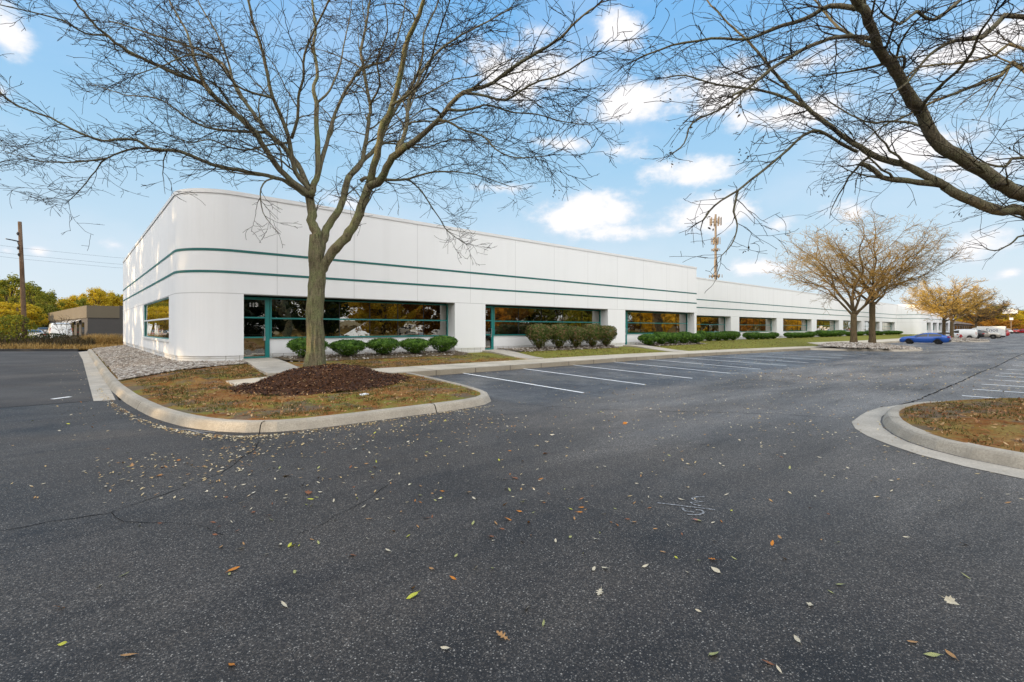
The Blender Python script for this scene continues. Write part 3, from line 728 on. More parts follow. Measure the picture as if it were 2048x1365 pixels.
class BareTree:
    def __init__(s, seed, tw=1., droop=.25, spread=(0,0,0), dens=1.):
        s.r = random.Random(seed); s.limb = MB(); s.tw = MB(); s.pod = MB(); s.twr = tw; s.droop = droop; s.c = Vector(spread); s.dens = dens; s.maxlev = 4; s.podp = .03; s.podz = 7.
    def sub(s, p, d, L, r0, lev, dens=1.):
        """one side shoot: zigzag, then its own shoots"""
        r = s.r; step = {1: .16, 2: .10, 3: .07}.get(lev, .06)
        n = max(3, int(L/step)); n = min(n, 14); step = L/n
        pts = [p.copy()]; rad = [r0]; d = d.normalized(); zig = r.choice((-1, 1)); axis = d.orthogonal().normalized()
        rotm = Matrix.Rotation(r.uniform(0, 6.28), 3, d); axis = rotm @ axis
        bend = Vector((r.gauss(0,1), r.gauss(0,1), r.gauss(0,.7)))*.10
        for i in range(n):
            zig = -zig
            d = d + axis*zig*r.uniform(.08, .34) + bend + Vector((r.gauss(0,.07), r.gauss(0,.07), r.gauss(0,.06) - s.droop*.045*(1 if lev > 1 else .6)))
            d.normalize(); pts.append(pts[-1]+d*step)
            rad.append(max(s.twr, r0*(1-.8*(i+1)/n)))
        tgt = s.limb if r0 > .018 else s.tw
        tgt.tube(pts, rad, 5 if r0 > .018 else 3, cap=False)
        if lev >= s.maxlev: 
            return
        cnt = {1: L*3.6, 2: L*4.2, 3: L*1.7}[lev]*s.dens
        k = int(cnt) + (1 if r.random() < cnt % 1 else 0); side = r.choice((-1, 1))
        for q in range(k):
            t = r.uniform(.12, 1.) if lev > 1 else .10+.9*(q+r.random())/k
            i = min(n-1, int(t*n)); b = pts[i].lerp(pts[i+1], t*n-i if t < 1 else 1)
            dd = (pts[i+1]-pts[i]).normalized(); side = -side
            h = dd.cross(Vector((0,0,1)));  h = h.normalized() if h.length > .05 else Vector((1,0,0))
            a = r.uniform(.45, 1.1)
            nd = dd*math.cos(a) + (h*side*.85 + Vector((r.gauss(0,.3), r.gauss(0,.3), r.gauss(.12,.45))))*math.sin(a)
            l2 = {1: L*r.uniform(.28, .72)*(1.12-t*.5), 2: r.uniform(.22, .62), 3: r.uniform(.07, .22)}[lev]
            s.sub(b, nd, l2, max(s.twr, rad[i]*.62), lev+1, dens)
        if lev == 2 and r.random() < s.podp and pts[-1].z < s.podz:
            for q in range(r.randint(4, 12)):
                pp = pts[-1] + Vector((r.gauss(0,.06), r.gauss(0,.06), -r.uniform(.0,.22))); leafquad(s.pod, pp, (r.gauss(0,1), r.gauss(0,1), r.gauss(0,.4)), r.uniform(.016,.034), r, .45)
    def add_limb(s, r0, r1, pts, mb=None, start=.12, gap=.26, Lmul=1., sides=10):
        r = s.r; P_ = smooth_path(pts, 3); n = len(P_)
        # knobbly wander of the limb itself
        for i in range(1, n-1): P_[i] = P_[i] + Vector((r.gauss(0,1), r.gauss(0,1), r.gauss(0,1)))*min(.012, .12*r0)
        rad = [r0+(r1-r0)*(i/(n-1))**.8 for i in range(n)]
        jit = lambda q, rr: rr*(.16*noise.noise(q*5.)+.08*noise.noise(q*14.))
        (mb or s.limb).tube(P_, rad, sides, jit=jit)
        L = [0.]
        for a, b in zip(P_, P_[1:]): L.append(L[-1]+(b-a).length)
        tot = L[-1]; x = tot*start+r.random()*gap; side = 1; j = 0
        while x < tot:
            while L[j+1] < x and j < n-2: j += 1
            b = P_[j].lerp(P_[j+1], (x-L[j])/max(1e-6, L[j+1]-L[j])); dd = (P_[j+1]-P_[j]).normalized(); side = -side
            h = dd.cross(Vector((0,0,1))); h = h.normalized() if h.length > .15 else Vector((r.gauss(0,1), r.gauss(0,1), 0)).normalized()
            out = Vector((b.x, b.y, 0)); out = out.normalized() if out.length > .3 else Vector((0,0,0))
            a = r.uniform(.5, 1.15); nd = dd*math.cos(a) + (h*side*r.uniform(.5,1) + out*.3 + Vector((r.gauss(0,.25), r.gauss(0,.25), r.gauss(.10,.4))))*math.sin(a)
            f = x/tot; rr = rad[min(j, n-1)]
            Ln = Lmul*(.45+1.75*r.random()**1.3)*(1.1-.5*f)
            s.sub(b, nd, Ln, max(s.twr*1.5, min(rr*.5, .009+.010*Ln)), 1)
            x += gap*r.uniform(.55, 1.5)
        # the tip runs out into twigs
        dd = (P_[-1]-P_[-2]).normalized()
        for q in range(3 if r1 < .035 else 0): s.sub(P_[-1], dd+Vector((r.gauss(0,.3), r.gauss(0,.3), r.gauss(0,.25))), r.uniform(.5, 1.1)*Lmul, max(s.twr*1.4, r1*.8), 1)

def trunk_mesh(mb, pts, rads, sides=40, sub=10, flare=.0, amp=.07):
    P_ = smooth_path(pts, sub); n = len(P_); R2 = []
    for i in range(n):
        t = i/(n-1)*(len(rads)-1); a = int(t); b = min(a+1, len(rads)-1); R2.append(rads[a]+(rads[b]-rads[a])*(t-a))
    def jit(q, rr):
        a = math.atan2(q.y-P_[0].y, q.x-P_[0].x)
        rid = noise.noise(Vector((math.cos(a)*5.2, math.sin(a)*5.2, q.z*.55)))
        rid2 = noise.noise(Vector((math.cos(a)*13, math.sin(a)*13, q.z*1.5)))
        root = flare*max(0, .55-q.z)*(1+.6*math.sin(a*4+1)) if flare else 0
        return rr*(amp*rid+amp*.75*rid2) + root*.35 + .02*noise.noise(q*3)
    mb.tube(P_, R2, sides, jit=jit)
LIMBS_A=[(0.155,0.128,[(0.05,0.07,2.3),(0.13,-0.01,2.61),(0.22,-0.11,2.91),(0.37,-0.26,3.24),(0.54,-0.43,3.51),(0.78,-0.66,3.92),(0.93,-0.82,4.45),(1.07,-0.97,5.03)]),
(0.115,0.04,[(1.07,-0.97,5.03),(1.08,-1.44,5.72),(1.03,-1.75,6.24),(1.1,-2.26,6.79),(1.06,-2.83,7.56),(1.01,-3.11,7.94),(1.04,-3.5,8.29),(1.05,-3.84,8.62),(0.95,-4.21,9.05)]),
(0.12,0.1,[(1.07,-0.97,5.03),(1.18,-1.33,5.05),(1.19,-1.77,5.35),(1.23,-2.23,5.6),(1.31,-2.66,5.69)]),
(0.085,0.02,[(1.31,-2.66,5.69),(1.47,-2.97,5.89),(1.68,-3.44,6.2),(1.81,-3.77,6.49),(1.95,-4.11,6.71),(2.3,-4.77,6.81),(2.6,-5.46,7.13),(2.83,-5.97,7.31),(2.95,-6.27,7.44),(3.06,-6.63,7.67),(3.19,-6.99,7.83)]),
(0.07,0.02,[(1.2,-2.29,5.58),(1.56,-2.13,6.37),(1.75,-1.89,7.11),(2.05,-1.8,7.72),(2.35,-1.72,8.34),(2.86,-1.73,9.07),(3.51,-1.86,9.66),(4.32,-2.06,10.31),(5.08,-2.26,10.94)]),
(0.06,0.012,[(0.92,-0.84,5.17),(1.13,-0.85,5.29),(1.7,-0.91,5.33),(2.26,-0.99,5.45),(3.06,-1.11,5.79),(3.8,-1.26,5.91),(4.52,-1.41,5.91),(5.61,-1.66,5.72)]),
(0.03,0.01,[(2.38,-0.79,5.52),(2.77,-0.82,5.27),(3.2,-0.78,4.83),(3.5,-0.76,4.52),(3.79,-0.74,4.19),(4.4,-0.85,3.86)]),
(0.035,0.01,[(1.46,-3.86,6.02),(1.54,-4.15,5.88),(1.62,-4.57,5.6),(1.75,-5.13,5.33),(1.76,-5.56,4.92),(1.84,-6.1,4.64),(1.95,-6.83,4.51)]),
(0.04,0.01,[(1.59,-3.98,6.26),(1.91,-4.12,6.27),(2.24,-4.28,6.39),(2.46,-4.38,6.48),(3.03,-4.65,6.38),(3.57,-4.92,6.4),(4.27,-5.26,6.29),(4.92,-5.59,6.3)]),
(0.04,0.012,[(1.75,-4.38,6.54),(1.88,-4.84,6.38),(2.04,-5.5,6.08),(2.13,-6.18,6.18),(2.23,-6.93,6.14),(2.25,-7.54,6.19),(2.26,-7.77,6.17)]),
(0.14,0.095,[(0.1,0.03,2.91),(0.19,0.09,3.4),(0.31,0.1,3.76),(0.42,0.1,4.07),(0.67,0.03,4.51),(0.85,0.04,5.09),(0.97,0.05,5.52)]),
(0.085,0.03,[(0.97,0.05,5.52),(1.28,-0.02,5.85),(1.46,0.07,6.48),(1.64,0.22,7.28),(1.74,0.36,7.87),(1.76,0.86,9.28),(1.78,1.04,9.84),(2.02,1.17,10.8),(2.22,1.3,11.69),(2.38,1.48,12.67)]),
(0.08,0.025,[(0.97,0.05,5.52),(1.5,0.05,6.15),(1.81,0.05,6.56),(2.25,0.15,7.42),(2.68,0.22,8.23),(3.1,0.22,8.86),(3.53,0.34,9.87),(3.77,0.61,10.93),(4.24,0.67,11.93),(4.7,0.76,13.04)]),
(0.035,0.012,[(2.02,0.47,6.72),(2.62,0.43,7.03),(3.04,0.4,7.0),(3.64,0.33,7.03),(4.54,0.21,7.49),(5.65,0.01,7.63),(6.62,-0.18,7.55),(7.45,-0.35,7.37)]),
(0.035,0.012,[(2.85,0.53,8.39),(3.64,0.32,8.75),(4.56,0.1,9.46),(5.49,-0.19,9.83),(6.57,-0.51,10.61),(7.85,-0.97,11.06)]),
(0.165,0.125,[(0.11,0.02,2.91),(0.1,0.06,3.39),(0.09,0.1,3.73),(0.01,0.18,4.01),(-0.02,0.24,4.43),(-0.05,0.29,4.83)]),
(0.07,0.02,[(-0.08,0.19,4.8),(-0.22,0.26,4.83),(-0.53,0.41,5.08),(-0.84,0.57,5.21),(-1.44,0.88,5.31),(-2.16,1.26,5.43),(-2.69,1.51,5.66),(-3.03,1.68,5.72),(-3.36,1.85,5.69),(-3.71,2.0,5.91),(-4.03,2.16,5.89),(-4.35,2.31,5.81),(-4.89,2.55,6.01),(-5.29,2.71,6.24),(-5.89,2.97,6.44),(-6.17,3.05,6.7)]),
(0.035,0.01,[(-3.08,1.24,5.58),(-3.67,2.41,5.82),(-4.24,3.5,5.7),(-4.44,3.98,5.45),(-4.71,4.62,5.07),(-4.99,5.22,4.77)]),
(0.03,0.01,[(-4.25,3.35,5.66),(-4.71,4.32,5.73),(-5.17,5.24,5.83),(-5.74,6.35,6.04),(-6.46,7.72,6.52)]),
(0.1,0.02,[(-0.08,0.19,4.8),(-0.37,0.27,5.02),(-0.79,0.36,5.41),(-1.12,0.38,5.83),(-1.44,0.38,6.28),(-1.81,0.45,6.59),(-2.25,0.53,6.92),(-2.47,0.54,7.15),(-2.81,0.63,7.24),(-3.21,0.73,7.34),(-3.64,0.82,7.47),(-3.95,0.88,7.58),(-4.28,0.91,7.78),(-4.52,0.91,7.95),(-4.72,0.88,8.15),(-4.89,0.84,8.33)]),
(0.035,0.012,[(-4.26,1.23,7.92),(-4.39,1.22,7.93),(-4.69,1.2,7.83),(-5.08,1.11,7.93),(-5.51,1.03,7.87),(-6.01,0.9,7.76)]),
(0.055,0.02,[(-2.4,0.11,6.81),(-2.51,0.35,7.06),(-2.62,0.77,7.74),(-2.68,1.06,8.26),(-2.77,1.41,8.84),(-2.99,1.96,9.59),(-3.08,2.31,10.25)]),
(0.09,0.02,[(-0.12,0.22,5.06),(-0.28,0.56,5.71),(-0.46,0.87,6.12),(-0.79,1.38,6.65),(-1.01,1.74,7.14),(-1.23,2.11,7.68),(-1.49,2.58,8.52),(-1.75,2.99,9.03),(-2.14,3.52,9.41),(-2.46,3.93,9.62),(-2.89,4.5,9.9),(-3.46,5.24,10.26),(-4.03,5.96,10.58)]),
(0.05,0.012,[(-0.78,1.61,6.75),(-1.29,2.47,6.9),(-1.79,3.29,7.09),(-2.2,3.97,7.4),(-2.65,4.77,8.01),(-3.01,5.37,8.37),(-3.66,6.38,8.6),(-4.37,7.47,9.09)]),
(0.05,0.015,[(-1.15,2.47,7.83),(-1.31,2.86,8.32),(-1.4,3.36,9.3),(-1.61,4.02,10.43),(-1.9,4.7,11.41),(-1.97,5.08,12.2)]),
(0.085,0.03,[(-0.05,0.16,4.75),(-0.09,0.16,4.94),(-0.41,0.31,5.4),(-0.57,0.3,6.15),(-0.72,0.31,6.65),(-0.95,0.38,7.23),(-1.13,0.37,8.0),(-1.23,0.36,8.42),(-1.45,0.39,9.11),(-1.63,0.36,9.91)]),
(0.05,0.02,[(-0.58,0.1,6.2),(-0.53,-0.22,6.64),(-0.58,-0.44,7.06),(-0.56,-0.74,7.47),(-0.62,-0.99,7.93),(-0.54,-1.4,8.37),(-0.43,-1.82,8.73),(-0.36,-2.24,9.14)]),
(0.11,0.03,[(-0.05,0.16,4.79),(0.01,0.15,5.07),(0.09,0.12,5.41),(0.14,0.17,6.07),(0.13,0.28,6.88),(0.17,0.32,7.44),(0.11,0.42,7.79),(0.2,0.41,8.38),(0.15,0.55,9.13),(0.21,0.58,9.74),(0.14,0.79,10.95)]),
(0.08,0.02,[(0.11,0.15,5.42),(0.16,0.15,5.48),(0.44,0.31,6.41),(0.73,0.45,7.33),(1.1,0.5,8.2),(1.41,0.49,8.77),(1.83,0.35,9.1),(2.27,0.19,9.36),(2.69,0.25,10.45),(2.97,0.42,11.59)]),
(0.04,0.012,[(0.22,0.46,7.5),(0.67,0.67,8.09),(1.15,1.12,9.16),(1.52,1.64,10.29),(1.91,2.14,11.48),(2.23,2.68,12.73)]),
(0.04,0.012,[(-0.97,0.3,7.2),(-1.3,0.28,7.19),(-1.89,0.19,7.22),(-2.38,-0.12,7.54),(-2.9,-0.24,7.41),(-3.39,-0.42,6.94),(-3.93,-0.67,6.44)]),
(0.035,0.01,[(-0.36,0.97,6.39),(-0.89,0.91,6.18),(-1.4,0.81,5.89),(-1.9,0.7,5.81),(-2.37,0.54,5.84),(-2.81,0.39,5.62),(-3.33,0.13,5.64)]),
(0.035,0.012,[(0.54,-3.31,6.27),(0.64,-3.82,6.35),(0.68,-4.49,6.55),(0.44,-5.41,6.99),(0.27,-6.01,7.2)]),
(0.04,0.012,[(1.59,0.04,7.72),(1.62,-0.54,8.1),(1.36,-0.92,8.56),(1.29,-1.63,9.04),(0.98,-2.09,9.46)])]
LIMBS_B=[(0.115,0.085,[(-0.19,0.01,2.69),(-0.93,0.57,3.24),(-1.64,1.12,3.55),(-1.83,1.26,3.62),(-2.11,1.47,3.84),(-2.48,1.75,4.09),(-2.79,1.98,4.3),(-2.94,2.09,4.52),(-3.1,2.19,4.84)]),
(0.09,0.05,[(-3.1,2.19,4.84),(-3.44,2.29,5.02),(-3.74,2.35,5.23),(-3.96,2.39,5.36),(-4.28,2.48,5.52),(-4.57,2.51,5.71),(-4.83,2.55,5.86),(-5.0,2.58,5.94),(-5.22,2.6,6.08)]),
(0.092,0.07,[(-0.19,0.01,2.32),(-0.91,0.57,2.92),(-1.61,1.12,3.28),(-2.01,1.43,3.32),(-2.43,1.76,3.51),(-2.68,1.95,3.67)]),
(0.062,0.014,[(-2.68,1.95,3.67),(-2.83,2.26,3.94),(-2.93,2.45,4.1),(-3.06,2.67,4.19),(-3.19,2.9,4.38),(-3.28,3.08,4.56),(-3.38,3.27,4.76),(-3.5,3.51,5.05),(-3.6,3.7,5.3),(-3.69,3.9,5.63),(-3.77,4.07,5.88),(-3.83,4.22,6.14),(-3.92,4.44,6.52),(-4.04,4.64,6.79),(-4.15,4.86,7.11),(-4.28,5.11,7.52)]),
(0.05,0.036,[(-2.61,1.96,3.7),(-2.85,2.23,3.76),(-3.06,2.46,3.8),(-3.24,2.66,3.87),(-3.36,2.81,4.06),(-3.44,2.9,4.1)]),
(0.03,0.012,[(-3.02,3.06,4.44),(-3.39,3.2,4.53),(-3.84,3.38,4.67),(-4.18,3.51,4.55),(-4.7,3.67,4.14),(-5.19,3.82,3.78),(-5.62,3.95,3.47),(-6.06,4.08,3.21),(-6.33,4.13,2.95)]),
(0.018,0.006,[(-5.56,3.97,3.49),(-5.72,3.96,3.15),(-5.76,3.89,2.92),(-5.94,3.89,2.63),(-6.14,3.95,2.44)]),
(0.03,0.012,[(-3.49,3.74,5.31),(-3.48,4.04,5.56),(-3.5,4.32,5.76),(-3.57,4.81,6.0),(-3.65,5.3,6.23),(-3.76,5.81,6.55),(-3.86,6.21,6.62)]),
(0.025,0.008,[(-3.73,4.23,6.02),(-4.22,4.38,5.63),(-4.82,4.58,5.15),(-5.42,4.78,4.81),(-5.68,4.78,4.4),(-5.94,4.85,4.19)]),
(0.035,0.012,[(-4.16,2.6,5.74),(-4.72,2.78,5.63),(-5.31,2.94,5.39),(-5.89,3.09,5.06),(-6.44,3.19,4.69),(-6.89,3.26,4.36),(-7.22,3.31,4.17)]),
(0.04,0.012,[(-4.68,2.66,6.0),(-4.83,2.95,6.11),(-4.97,3.23,6.0),(-5.17,3.62,5.94),(-5.33,3.91,5.86),(-5.6,4.37,5.95),(-5.91,4.87,5.94),(-6.19,5.33,5.81)]),
(0.035,0.012,[(-4.0,2.59,5.64),(-3.89,2.82,5.91),(-3.76,3.11,6.28),(-3.66,3.28,6.57),(-3.52,3.5,6.98),(-3.4,3.67,7.33)]),
(0.05,0.012,[(2.04,-0.1,4.06),(1.45,1.24,6.7),(1.22,1.57,6.62),(0.85,2.1,6.39),(0.54,2.55,6.2),(0.28,2.92,5.98),(-0.01,3.33,5.76),(-0.19,3.62,5.44)]),
(0.045,0.01,[(-0.83,0.04,4.96),(-2.67,1.07,5.98),(-3.36,1.46,5.58),(-3.8,1.72,5.46),(-4.19,1.93,5.21),(-4.55,2.1,4.78),(-4.8,2.23,4.58)]),
(0.036,0.012,[(1.09,-0.05,4.8),(0.44,1.2,6.72),(0.18,1.59,6.67),(-0.09,1.97,6.57),(-0.55,2.62,6.58),(-0.65,2.83,6.26)]),
(0.04,0.012,[(0.77,-0.04,4.02),(-0.01,1.18,4.54),(-0.17,1.43,4.41),(-0.33,1.66,4.48),(-0.43,1.82,4.65)]),
(0.03,0.008,[(1.41,-0.07,2.66),(1.02,0.75,2.9),(0.8,1.22,3.21),(0.72,1.4,3.06),(0.61,1.62,2.94),(0.53,1.78,3.05)]),
(0.03,0.012,[(-2.88,1.59,6.57),(-3.56,1.75,6.07),(-4.19,1.89,5.67),(-4.65,1.99,5.64),(-5.13,2.08,5.32),(-5.64,2.17,5.3)]),
(0.03,0.012,[(-3.23,2.17,4.79),(-3.38,2.05,4.9),(-3.58,1.84,5.0),(-3.78,1.64,5.06),(-4.04,1.49,5.16),(-4.23,1.43,5.22),(-4.6,1.25,5.3)]),
(0.026,0.012,[(-2.07,2.21,4.79),(-1.97,2.48,5.04),(-1.91,2.79,5.19),(-1.87,3.11,5.27),(-1.82,3.45,5.55),(-1.76,3.81,5.93)]),
(0.03,0.01,[(-3.24,2.45,5.44),(-3.58,2.31,5.43),(-3.88,2.27,5.43),(-4.21,2.3,5.32),(-4.57,2.3,5.27)])]

# --- the big tree on the near island
ta = empty('bare_tree', (4.89, 13.53, .42), 0, 'large bare locust tree with forked mossy trunk rising from the dark mulch mound', 'tree')
tb = MB()
trunk_mesh(tb, [(0,0,-.25),(0,0,.15),(.02,.01,.8),(.0,.03,1.6),(.06,.05,2.2),(.10,.08,2.75),(.05,.05,3.2),(.04,.05,3.72)], [.28,.25,.222,.212,.210,.205,.19,.145], 72, 12, .30, .11)
T = BareTree(11, .0052, .25, dens=1.0)
for i, (r0, r1, pts) in enumerate(LIMBS_A):
    r0 *= .88; r1 *= .88; big = r0 > .09
    T.add_limb(r0, r1, pts, tb if big else None, .6 if big else .10, .27, 1.12, 18 if big else 9)
tb.build('trunk', M['bark_near'], ta, smooth=True)
T.limb.build('branches', M['limb'], ta, smooth=True); T.tw.build('twigs', M['twig'], ta); T.pod.build('dry_leaves', M['pod'], ta)
NFACES = [len(T.tw.f)]
# --- the tree on the right island, its trunk just outside the picture
tc = empty('bare_tree', (13.1, -.64, .2), 0, 'large bare locust tree whose limbs reach in from the right edge over the lot', 'tree')
tb = MB()
trunk_mesh(tb, [(0,0,-.25),(0,0,.2),(.02,0,1.),(.0,.02,1.9),(-.05,.05,2.6),(-.03,.05,3.1)], [.36,.32,.29,.28,.28,.22], 40, 8, .3)
trunk_mesh(tb, [(-.03,.05,2.9),(.1,.1,4.2),(.25,0,5.8),(.3,-.2,7.4),(.5,-.3,9.0)], [.22,.19,.15,.11,.06], 20, 6)
T = BareTree(23, .0036, .35, dens=1.05); T.podp = .09; T.podz = 5.2
for i, (r0, r1, pts) in enumerate(LIMBS_B):
    big = False
    T.add_limb(r0, r1, pts, None, .35 if r0 > .07 else .08, .20, .48 if i in (5, 6, 8, 16) else .78, 16 if r0 > .05 else 9)
tb.build('trunk', M['bark_near'], tc, smooth=True)
T.limb.build('branches', M['limb'], tc, smooth=True); T.tw.build('twigs', M['twig'], tc); T.pod.build('dry_leaves', M['pod'], tc)
NFACES.append(len(T.tw.f))

# --- smaller bare trees down the lot: vase shaped, built by rule
M['twig_sunlit'] = mat_noise3('sunlit_twig_mat', (.26,.16,.035), (.44,.29,.06), (.55,.38,.09), 3, coord='obj', bump=.1)  # gold of the low sun put into the twig colour
def vase_tree(name, loc, seed, H, W, fork, r0, label, group, twr=.007, lean=(0,0), bm='bark_far', tm='twig_far'):
    rnd = random.Random(seed); e = empty(name, loc, 0, label, 'tree', group); tb = MB()
    trunk_mesh(tb, [(0,0,-.3),(0,0,.3),(lean[0]*.5,lean[1]*.5,fork*.6),(lean[0],lean[1],fork)], [r0*1.15,r0,r0*.88,r0*.86], 16, 5, .25)
    T = BareTree(seed, twr, .12, dens=.8); T.maxlev = 3; top = Vector((lean[0], lean[1], fork-.05))
    n = 7; sub_ = []
    for i in range(n):
        a = 6.283*i/n*2+.5*(i >= n/2) + rnd.uniform(-.25,.25); f = (i+.5)/n; f = (.5+f)%1; reach = W*(1.0-.60*f)*rnd.uniform(.85, 1.08); hh = fork+(H-fork)*(.36+.62*f)*rnd.uniform(.92,1.03)
        d = Vector((math.cos(a), math.sin(a), 0)); st = top+Vector((0,0,-.25+.75*f)); pts = [st]
        for t in (.10, .24, .42, .62, .82, 1.):
            z = st.z+(hh-st.z)*(t**(.85 if f > .4 else .55))
            pts.append(Vector((top.x,top.y,0))+d*reach*(t**(1.0 if f < .4 else .9))+Vector((rnd.gauss(0,.20), rnd.gauss(0,.20), z+rnd.gauss(0,.1))))
        T.add_limb(r0*(.40+.16*f), .014, pts, tb, .2, .30, 1.15, 7); sub_.append((pts, a, f, r0*(.40+.16*f)))
    for pts, a, f, r1 in sub_:
        for q in range(4):
            k = 1+q; b0 = pts[k]; da = rnd.choice((-1,1))*rnd.uniform(.5,1.1); L_ = W*(.62-.08*q)*rnd.uniform(.8,1.15); up = rnd.uniform(.25,.75)+.35*f
            d = Vector((math.cos(a+da), math.sin(a+da), up)); p1 = [b0]
            for t in (.3, .65, 1.): p1.append(b0+d*L_*t+Vector((rnd.gauss(0,.14), rnd.gauss(0,.14), .25*t*t*L_*(.5-f*.3))))
            if p1[-1].z < H*1.03: T.add_limb(r1*(.55-.09*q), .012, p1, None, .12, .30, 1.15, 5)
    tb.build('trunk', M[bm], e, smooth=True); T.limb.build('branches', M[bm], e, smooth=True); T.tw.build('twigs', M[tm], e)
    return e
vase_tree('bare_tree', (47.9, 11.7, .25), 31, 10.9, 6.3, 2.5, .25, 'bare tree on the middle gravel island, the left of the pair, with low forked trunk', 'bare trees on the gravel islands', .0085)
vase_tree('bare_tree', (50.0, 10.9, .22), 32, 11.0, 6.0, 3.6, .25, 'bare tree on the middle gravel island, the right of the pair, with tall trunk', 'bare trees on the gravel islands', .0085)
vase_tree('bare_tree', (104.4, 12.3, -.2), 33, 9.9, 6.2, 2.9, .27, 'golden lit bare tree beside the red hydrant, its trunk in front of the white van', 'bare trees on the gravel islands', .015, tm='twig_sunlit')
vase_tree('bare_tree', (110.2, 14.0, -.2), 34, 9.6, 6.0, 3.2, .27, 'golden lit bare tree with shaded trunk, just left of its twin by the hydrant', 'bare trees on the gravel islands', .015, tm='twig_sunlit')
vase_tree('bare_tree', (160, 14.5, -.3), 35, 9.3, 6.6, 3.0, .28, 'golden lit bare tree rising behind the pale pickup and the box van', 'bare trees on the gravel islands', .019, tm='twig_sunlit')

# ------------------------------------------------------------------ leafy trees
M['leaf_gold'] = mat_leafset('gold_leaf_mat', [(.16,.15,.012), (.52,.38,.02), (.78,.56,.04)], .9, trans=.5, rndobj=True)
M['leaf_green'] = mat_leafset('green_leaf_mat', [(.045,.075,.010), (.18,.20,.022), (.50,.42,.04)], .8, trans=.45, rndobj=True)
M['leaf_dark'] = mat_leafset('dark_leaf_mat', [(.010,.020,.006), (.022,.038,.009), (.045,.055,.012)], .8, trans=.25, rndobj=True)
M['leaf_rust'] = mat_leafset('rust_leaf_mat', [(.16,.08,.015), (.40,.19,.025), (.55,.32,.04)], .9, trans=.5, rndobj=True)
M['bark_plain'] = mat_bark('plain_bark_mat', (.06,.045,.03), (.15,.11,.075), (.13,.11,.07), .6, .3)
def leafy_mesh(seed, H, W, fork, leaf, ncl, per, lmat, csize=.9):
    rnd = random.Random(seed); lv = MB(); tb = MB()
    tb.tube(smooth_path([(0,0,-.3),(.05,0,fork*.5),(.1,.1,fork),(0,.1,H*.75)], 4), [.28-.022*i for i in range(13)][:13], 9)
    for c in range(ncl):
        a = rnd.uniform(0, 6.28); z = rnd.uniform(0, 1)**.9; env = math.sin(math.pi*min(1, .14+.80*z))**.75
        r = W*env*math.sqrt(rnd.uniform(.12, 1))*(1+.25*noise.noise(Vector((math.cos(a)*1.5, math.sin(a)*1.5, z*3+seed))))
        cpt = Vector((math.cos(a)*r, math.sin(a)*r, fork+(H-fork)*z))
        if rnd.random() < .5: tb.tube([Vector((0,.05,min(H*.72, fork+(cpt.z-fork)*.45))), cpt*.55+Vector((0,0,cpt.z*.40)), cpt], [.08,.05,.015], 4, cap=False)
        cs = csize*rnd.uniform(.55, 1.35)
        for q in range(per):
            d = Vector((rnd.gauss(0,1), rnd.gauss(0,1), rnd.gauss(0,.62))); d = d.normalized()*(rnd.random()**.45)
            leafquad(lv, cpt+d*cs, (d.x+rnd.gauss(0,.5), d.y+rnd.gauss(0,.5), d.z+.5+rnd.gauss(0,.5)), leaf*rnd.uniform(.6,1.3), rnd, .62)
    return lv.mesh('crown', lmat), tb.mesh('trunk', M['bark_plain'], True)
M['leaf_bright'] = mat_leafset('bright_leaf_mat', [(.24,.17,.02), (.60,.40,.03), (.80,.55,.06)], .9, trans=.5, rndobj=True)  # lightened gold leaf, colour stands in for sun on the reflected trees
LEAFY = {}
for nm, lm in (('gold', 'leaf_gold'), ('green', 'leaf_green'), ('dark', 'leaf_dark'), ('rust', 'leaf_rust')):
    LEAFY[nm] = [leafy_mesh(s+ord(nm[0]), 10.5, 4.2, 2.0, .19, 100, 80, M[lm], .82) for s in (1, 2, 3)]
    LEAFY[nm+'_low'] = [leafy_mesh(s+ord(nm[0]), 10.5, 4.6, .5, .24, 130, 70, M['leaf_bright' if nm == 'gold' else lm], 1.05) for s in (1, 2)]
nlf = 0; rl = random.Random(77)
def leafy(kind, x, y, z, h, w, label, group, name='leafy_tree'):
    global nlf
    cr, tr = LEAFY[kind][nlf % len(LEAFY[kind])]; nlf += 1
    e = empty(name, (x, y, z), rl.uniform(0, 6.28), label, 'tree', group); e.scale = (w/8.4, w/8.4, h/10.5)
    for n_, me in (('crown', cr), ('trunk', tr)):
        o = bpy.data.objects.new(n_, me); COL.objects.link(o); o.parent = e
    return e

# ------------------------------------------------------------------ vehicles
def mat_paintcar(name, c, metal=0.):
    t = NT(name); p = t.obj(); n = t.noise(p, 3, 4)
    t.col(t.mix(n, tuple(v*.9 for v in c), c)).rough(.3); t.b.inputs['Metallic'].default_value = metal
    t.b.inputs['Coat Weight'].default_value = .7; t.b.inputs['Coat Roughness'].default_value = .06; return t.m
PAINT = dict(blue=mat_paintcar('blue_paint_mat', (.010,.085,.40), .2), white=mat_paintcar('white_paint_mat', (.72,.72,.70)), black=mat_paintcar('black_paint_mat', (.012,.012,.014)),
             silver=mat_paintcar('silver_paint_mat', (.50,.46,.40), .3), red=mat_paintcar('red_paint_mat', (.42,.015,.02)), navy=mat_paintcar('navy_paint_mat', (.02,.03,.10)))
M['carglass'] = simple('car_glass_mat', (.012,.015,.017), .06, .2, 2, spec=.8)
M['tyre'] = simple('tyre_mat', (.016,.016,.017), .85, .2, 20)
M['rim'] = simple('rim_mat', (.42,.42,.43), .3, .1, 20, metal=.8); M['rimdark'] = simple('dark_rim_mat', (.05,.05,.055), .35, .1, 20, metal=.6)
M['tail'] = simple('tail_lamp_mat', (.40,.012,.012), .2, .2, 10); M['head'] = simple('head_lamp_mat', (.70,.72,.74), .12, .1, 10); M['plate'] = simple('plate_mat', (.55,.56,.6), .5, .2, 20)
